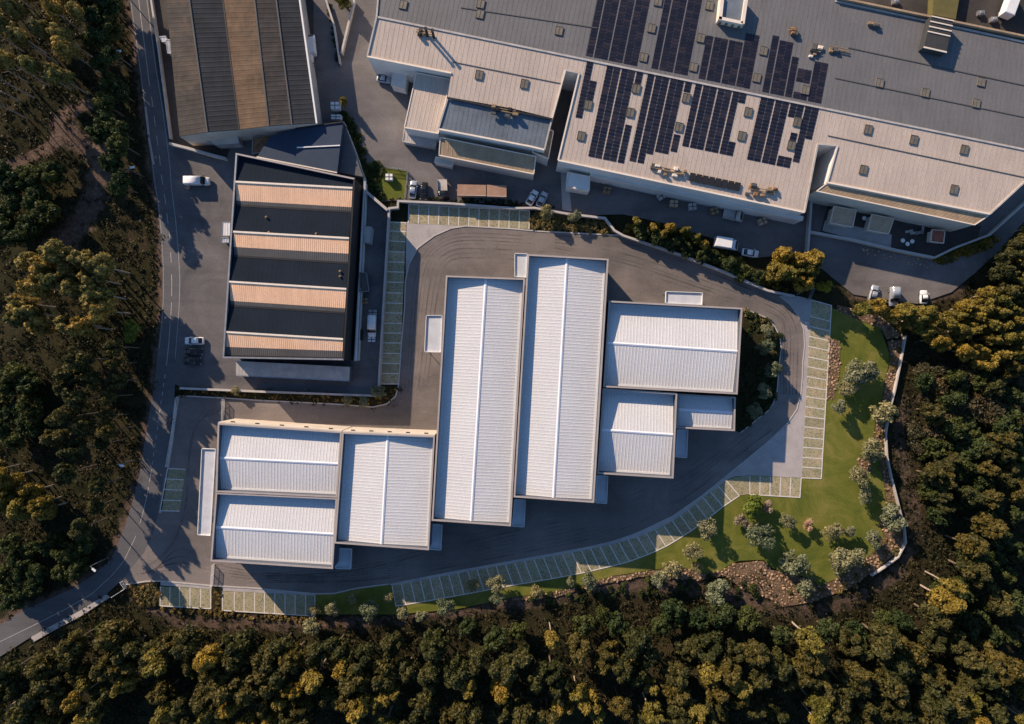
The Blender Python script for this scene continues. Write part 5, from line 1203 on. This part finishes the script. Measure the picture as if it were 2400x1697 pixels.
for px, py, rr, lab in G:
    p = P(px, py, 0); s_ = rr * .1 / 1.6
    tree('olive', 'olive_tree', p.x, p.y, -.02, lab, 'tree', None, s_, min(1.15, max(.6, s_ * 1.05)))
p = P(1752, 1180, 0); tree('lime', 'lime_tree', p.x, p.y, 0, 'bright lime green tree at the end of the curved bays', 'tree', None, 1.3, 1.0)
for px, py, lab in ((1888, 1227, 'pale pink blossoming tree on the lower lawn'), (1727, 1212, 'pink blossoming bush left of the lime green tree'), (1795, 1185, 'pink blossoming bush right of the lime green tree'), (1745, 1225, 'pink blossoming bush under the lime green tree')):
    p = P(px, py, 0); tree('pink', 'blossom_tree', p.x, p.y, 0, lab, 'tree', None, 1.1, 1.0)
# shrubs: single mesh things
SHR = [crown_mesh('shrub', 'leaf_bed', .75, .75, .5, 8, 260, .16, 900 + k, .5, .6) for k in range(4)]
SHG = [crown_mesh('shrub', 'leaf_green', .9, .9, .65, 8, 300, .18, 950 + k, .5, .6) for k in range(3)]
SHY = [crown_mesh('shrub', 'leaf_gold', .9, .9, .7, 8, 320, .18, 970 + k, .5, .6) for k in range(3)]
def shrubs(pts, lib, label, group, s=(.7, 1.2), z=.3, name='shrub'):
    for px, py in pts:
        p = P(px, py, 0); k = random.uniform(*s); o = bpy.data.objects.new(name, random.choice(lib)); C.objects.link(o)
        zz = max(gz(p.x, p.y), -.25) + z * k; o.location = (p.x, p.y, zz); o.rotation_euler = (0, 0, random.uniform(0, 6)); o.scale = (k, k, k); tag(o, label, 'shrub', group)
def planting(pts, lib, label, s=(.7, 1.2), z=.3):
    Vs = []; T = []
    for px, py in pts:
        p = P(px, py, 0); k = random.uniform(*s); m_ = random.choice(lib); n_ = len(m_.vertices)
        v = np.empty(n_ * 3, np.float32); m_.vertices.foreach_get('co', v); v = v.reshape(-1, 3) * k
        a_ = random.uniform(0, 6.28); ca, sa = math.cos(a_), math.sin(a_)
        v = np.stack([v[:, 0] * ca - v[:, 1] * sa + p.x, v[:, 0] * sa + v[:, 1] * ca + p.y, v[:, 2] + max(gz(p.x, p.y), -.25) + z * k], 1); Vs.append(v)
        t_ = np.empty(len(m_.polygons), np.float32); m_.attributes['tint'].data.foreach_get('value', t_); T.append(np.clip(t_ + random.uniform(-.2, .2), 0, 1))
    V = np.concatenate(Vs); me = np_mesh('planting', V, np.arange(len(V)).reshape(-1, 4), lib[0].materials[0])
    a_ = me.attributes.new('tint', 'FLOAT', 'FACE'); a_.data.foreach_set('value', np.concatenate(T))
    o = bpy.data.objects.new('planting', me); C.objects.link(o); tag(o, label, 'plants', kind='stuff')
shrubs(scatter([(1246, 500), (1325, 510), (1415, 520), (1438, 545), (1265, 536), (1246, 534)], 7, 75, 41), SHR, 'ochre shrub in the bed above the top drive', 'ochre shrubs above the top drive')
shrubs(scatter([(1744, 727), (1800, 750), (1820, 790), (1810, 830), (1795, 770), (1750, 740)], 8, 30, 42), SHR, 'ochre shrub at the top of the dark planting bed', 'ochre shrubs in the dark bed')
planting(scatter(BED_E[:11] + [(1740, 1000), (1745, 740)], 11, 45, 43), SHG, 'dark ground cover filling the dark planting bed')
planting(scatter([(440, 914), (880, 931), (930, 908), (925, 925), (905, 940), (874, 948), (600, 932), (440, 924)], 8, 60, 44), SHR, 'low mixed plants in the narrow bed under the forecourt wall', (.4, .8))
shrubs(scatter([(305, 1374), (340, 1368), (372, 1368), (372, 1418), (330, 1420)], 9, 22, 45), SHR, 'ochre shrub in the bed left of the five bays', 'ochre shrubs left of the five bays')
planting(scatter([(376, 1424), (494, 1431), (498, 1384), (519, 1386), (521, 1436), (740, 1449), (730, 1460), (560, 1448), (376, 1432)], 8, 50, 46), SHR, 'low ochre plants along the lower edge of the lower left bays', (.5, .9))
shrubs(scatter([(2192, 604), (2240, 585), (2320, 554), (2338, 560), (2290, 590), (2210, 618)], 8, 45, 47), SHY, 'yellow green shrub of the curved hedge by the lane', 'curved yellow hedge', (.8, 1.3))
shrubs(scatter([(802, 262), (812, 262), (846, 330), (868, 420), (900, 468), (862, 440), (838, 380)], 8, 45, 48), SHG, 'dark shrub of the hedge down the lane by the navy shed', 'lane hedge by the navy shed', (.7, 1.2))
planting(scatter([(1470, 520), (1600, 540), (1700, 590), (1800, 650), (1860, 690), (1780, 668), (1600, 598), (1462, 545)], 10, 80, 49), SHY, 'low yellow green plants above the right drive wall', (.7, 1.3))
planting(scatter([(960, 462), (1190, 470), (1300, 486), (1240, 482), (960, 468)], 8, 35, 50), SHG, 'weeds growing behind the top wall', (.4, .8))
shrubs(scatter([(765, 5), (772, 0), (797, 150), (785, 130)], 7, 14, 51), SHG, 'ivy shrub along the thin wall at the top', 'ivy on the thin wall', (.5, .8))
M['bank'] = surf('ochre_bank_soil', (0.20, 0.135, 0.085), 0.5, 0.7, 1.0, 0, 3.0, 0.1, stain=(0.07, 0.055, 0.03))
bump(M['bank'].node_tree, M['bank'].node_tree.nodes['Principled BSDF'], noise(M['bank'].node_tree, coords(M['bank'].node_tree), 2.2, 6, 0.8), 1.0, 0.5)
shrubs(scatter([(1200, 1404), (1430, 1360), (1640, 1352), (1700, 1345), (1800, 1395), (1760, 1410), (1640, 1380), (1300, 1412)], 13, 34, 52), SHG, 'dull green shrub on the rocky bank below the curved bays', 'shrubs on the lower rocky bank', (.6, 1.5))
shrubs(scatter([(2080, 800), (2116, 800), (2084, 960), (2076, 1060), (2110, 1230), (2100, 1300), (1990, 1385), (1860, 1420), (1830, 1380), (1960, 1362), (2070, 1260), (2076, 1150), (2050, 1040), (2075, 900)], 15, 34, 53), SHR, 'ochre green shrub on the bank inside the retaining wall', 'shrubs inside the retaining wall', (.6, 1.4))
shrubs(scatter([(850, 388), (880, 382), (900, 396), (884, 440), (905, 465), (886, 468), (862, 432)], 10, 16, 54), SHG, 'dark green shrub on the small green plot by the lane', 'shrubs on the green plot', (.8, 1.4))
# rocks between the lawn and the retaining wall
RB = MB()
def rocks(poly, dmin, n, seed, s=(.14, .42)):
    r = random.Random(seed)
    for px, py in scatter(poly, dmin, n, seed):
        c = P(px, py, 0); k = r.uniform(*s); a = r.uniform(0, 6.28); u = Vector((math.cos(a), math.sin(a), r.uniform(-.2, .2))) * k * r.uniform(.8, 1.4); v = Vector((-math.sin(a), math.cos(a), r.uniform(-.2, .2))) * k * r.uniform(.6, 1); w = Vector((r.uniform(-.2, .2), r.uniform(-.2, .2), 1)) * k * r.uniform(.35, .8)
        c = c + Vector((0, 0, k * .2)); vs = []
        for q in ((-1, -1, -1), (1, -1, -1), (1, 1, -1), (-1, 1, -1), (-.6, -.7, .8), (.7, -.6, .7), (.6, .7, .9), (-.7, .6, .7)):
            j = [q[i] * r.uniform(.75, 1.15) for i in range(3)]; vs.append(c + u * j[0] + v * j[1] + w * j[2])
        RB.add(vs, [(0, 3, 2, 1), (4, 5, 6, 7), (0, 1, 5, 4), (1, 2, 6, 5), (2, 3, 7, 6), (3, 0, 4, 7)])
BANK = [(2081, 800), (2118, 795), (2106, 860), (2082, 960), (2072, 1018), (2076, 1070), (2086, 1120), (2104, 1190), (2118, 1250), (2118, 1280), (2072, 1320), (1990, 1380), (1900, 1412), (1826, 1424), (1800, 1400), (1790, 1330), (1808, 1335), (1905, 1360), (1918, 1376), (1957, 1360), (2043, 1300), (2074, 1256), (2063, 1227), (2079, 1182), (2074, 1135), (2063, 1083), (2048, 1041), (2053, 992), (2071, 924), (2076, 887), (2084, 864), (2087, 832)]
structure('rock_bank', BANK, 0.02, 'bank', 'ochre rocky bank between the lawn and the retaining wall', 0.5, 'bank')
rocks(BANK, 7, 495, 61, (.08, .36))
BANK = [(1941, 790), (1968, 800), (1970, 860), (1955, 935), (1938, 935)]
structure('rock_bank', BANK, 0.03, 'bank', 'ochre rock strip beside the upper bays', 0.5, 'bank')
rocks(BANK, 6, 82, 62, (.08, .36))
BANK = [(1690, 1338), (1720, 1322), (1790, 1315), (1830, 1360), (1800, 1400), (1740, 1380), (1700, 1350), (1640, 1360), (1500, 1352), (1400, 1372), (1300, 1400), (1200, 1408), (1200, 1402), (1290, 1391), (1357, 1375), (1435, 1352), (1540, 1336), (1600, 1332), (1644, 1345)]
structure('rock_bank', BANK, 0.04, 'bank', 'ochre rocky bank under the curved bays', 0.5, 'bank')
rocks(BANK, 6.5, 286, 63, (.08, .36))
BANK = [(2008, 1075), (2040, 1075), (2046, 1105), (2012, 1110)]
structure('rock_bank', BANK, 0.05, 'bank', 'small rock patch under the spreading olive tree', 0.5, 'bank')
rocks(BANK, 6, 16, 64, (.08, .36))
BANK = [(1962, 714), (2022, 729), (2072, 749), (2115, 787), (2080, 795), (2062, 768), (2018, 752), (1962, 728)]
structure('rock_bank', BANK, 0.06, 'bank', 'rocky slope above the lawn top', 0.5, 'bank')
rocks(BANK, 7, 60, 65, (.08, .36))
rocks([(2140, 590), (2200, 610), (2180, 630), (2040, 600), (2020, 585)], 9, 50, 66, (.15, .4))
RB.obj('rock_border', 'rock', None, label='ochre boulders and rubble heaped along the outer edge of the lawn', cat='rocks', kind='stuff')
# undergrowth: too much to count, one object
def undergrowth():
    r = np.random.default_rng(77)
    N = 34000
    px = r.uniform(-120, 2520, N); py = r.uniform(-120, 1800, N)
    x = (px - 1200) * .1; y = (848.5 - py) * .1
    i = np.clip(((y - gy[0]) / GS).round().astype(int), 0, ny - 1); j = np.clip(((x - gx[0]) / GS).round().astype(int), 0, nx - 1)
    inset_ok = ~site[i, j]
    keep = inset_ok & (r.uniform(0, 1, N) > np.clip(dirt[i, j], 0, .8))
    x, y, i, j = x[keep], y[keep], i[keep], j[keep]; n = len(x); K = 16
    rad = r.uniform(.35, 1.0, n) * (1 + .6 * (r.uniform(0, 1, n) > .8))
    hue = np.clip(.42 + .28 * und(x * 1.3, y * 1.3) + r.normal(0, .2, n), 0, 1)
    dirs = r.normal(size=(n, K, 3)); dirs[..., 2] = np.abs(dirs[..., 2]) * .8 + .1; dirs /= np.linalg.norm(dirs, axis=2)[..., None]
    z0 = GZ[i, j]
    pos = dirs * (rad[:, None] * r.uniform(.6, 1.05, (n, K)))[..., None] * np.array([1, 1, .8]) + np.stack([x, y, z0], 1)[:, None, :]
    pos = pos.reshape(-1, 3); m = len(pos)
    nr = dirs.reshape(-1, 3) + r.normal(size=(m, 3)) * .5; nr /= np.linalg.norm(nr, axis=1)[:, None]
    t = np.cross(nr, r.normal(size=(m, 3))); t /= np.linalg.norm(t, axis=1)[:, None]; b = np.cross(nr, t)
    s = r.uniform(.12, .34, m)[:, None]
    V = np.stack([pos - t * s, pos - b * s * .6, pos + t * s, pos + b * s * .6], 1).reshape(-1, 3)
    me = np_mesh('undergrowth', V, np.arange(4 * m).reshape(m, 4), M['leaf_brush'])
    a = me.attributes.new('tint', 'FLOAT', 'FACE'); a.data.foreach_set('value', np.clip(np.repeat(hue, K) + r.normal(0, .15, m), 0, 1).astype(np.float32))
    o = bpy.data.objects.new('undergrowth', me); C.objects.link(o); tag(o, 'low scrub and ferns covering the wild ground', 'undergrowth', kind='stuff')
undergrowth()
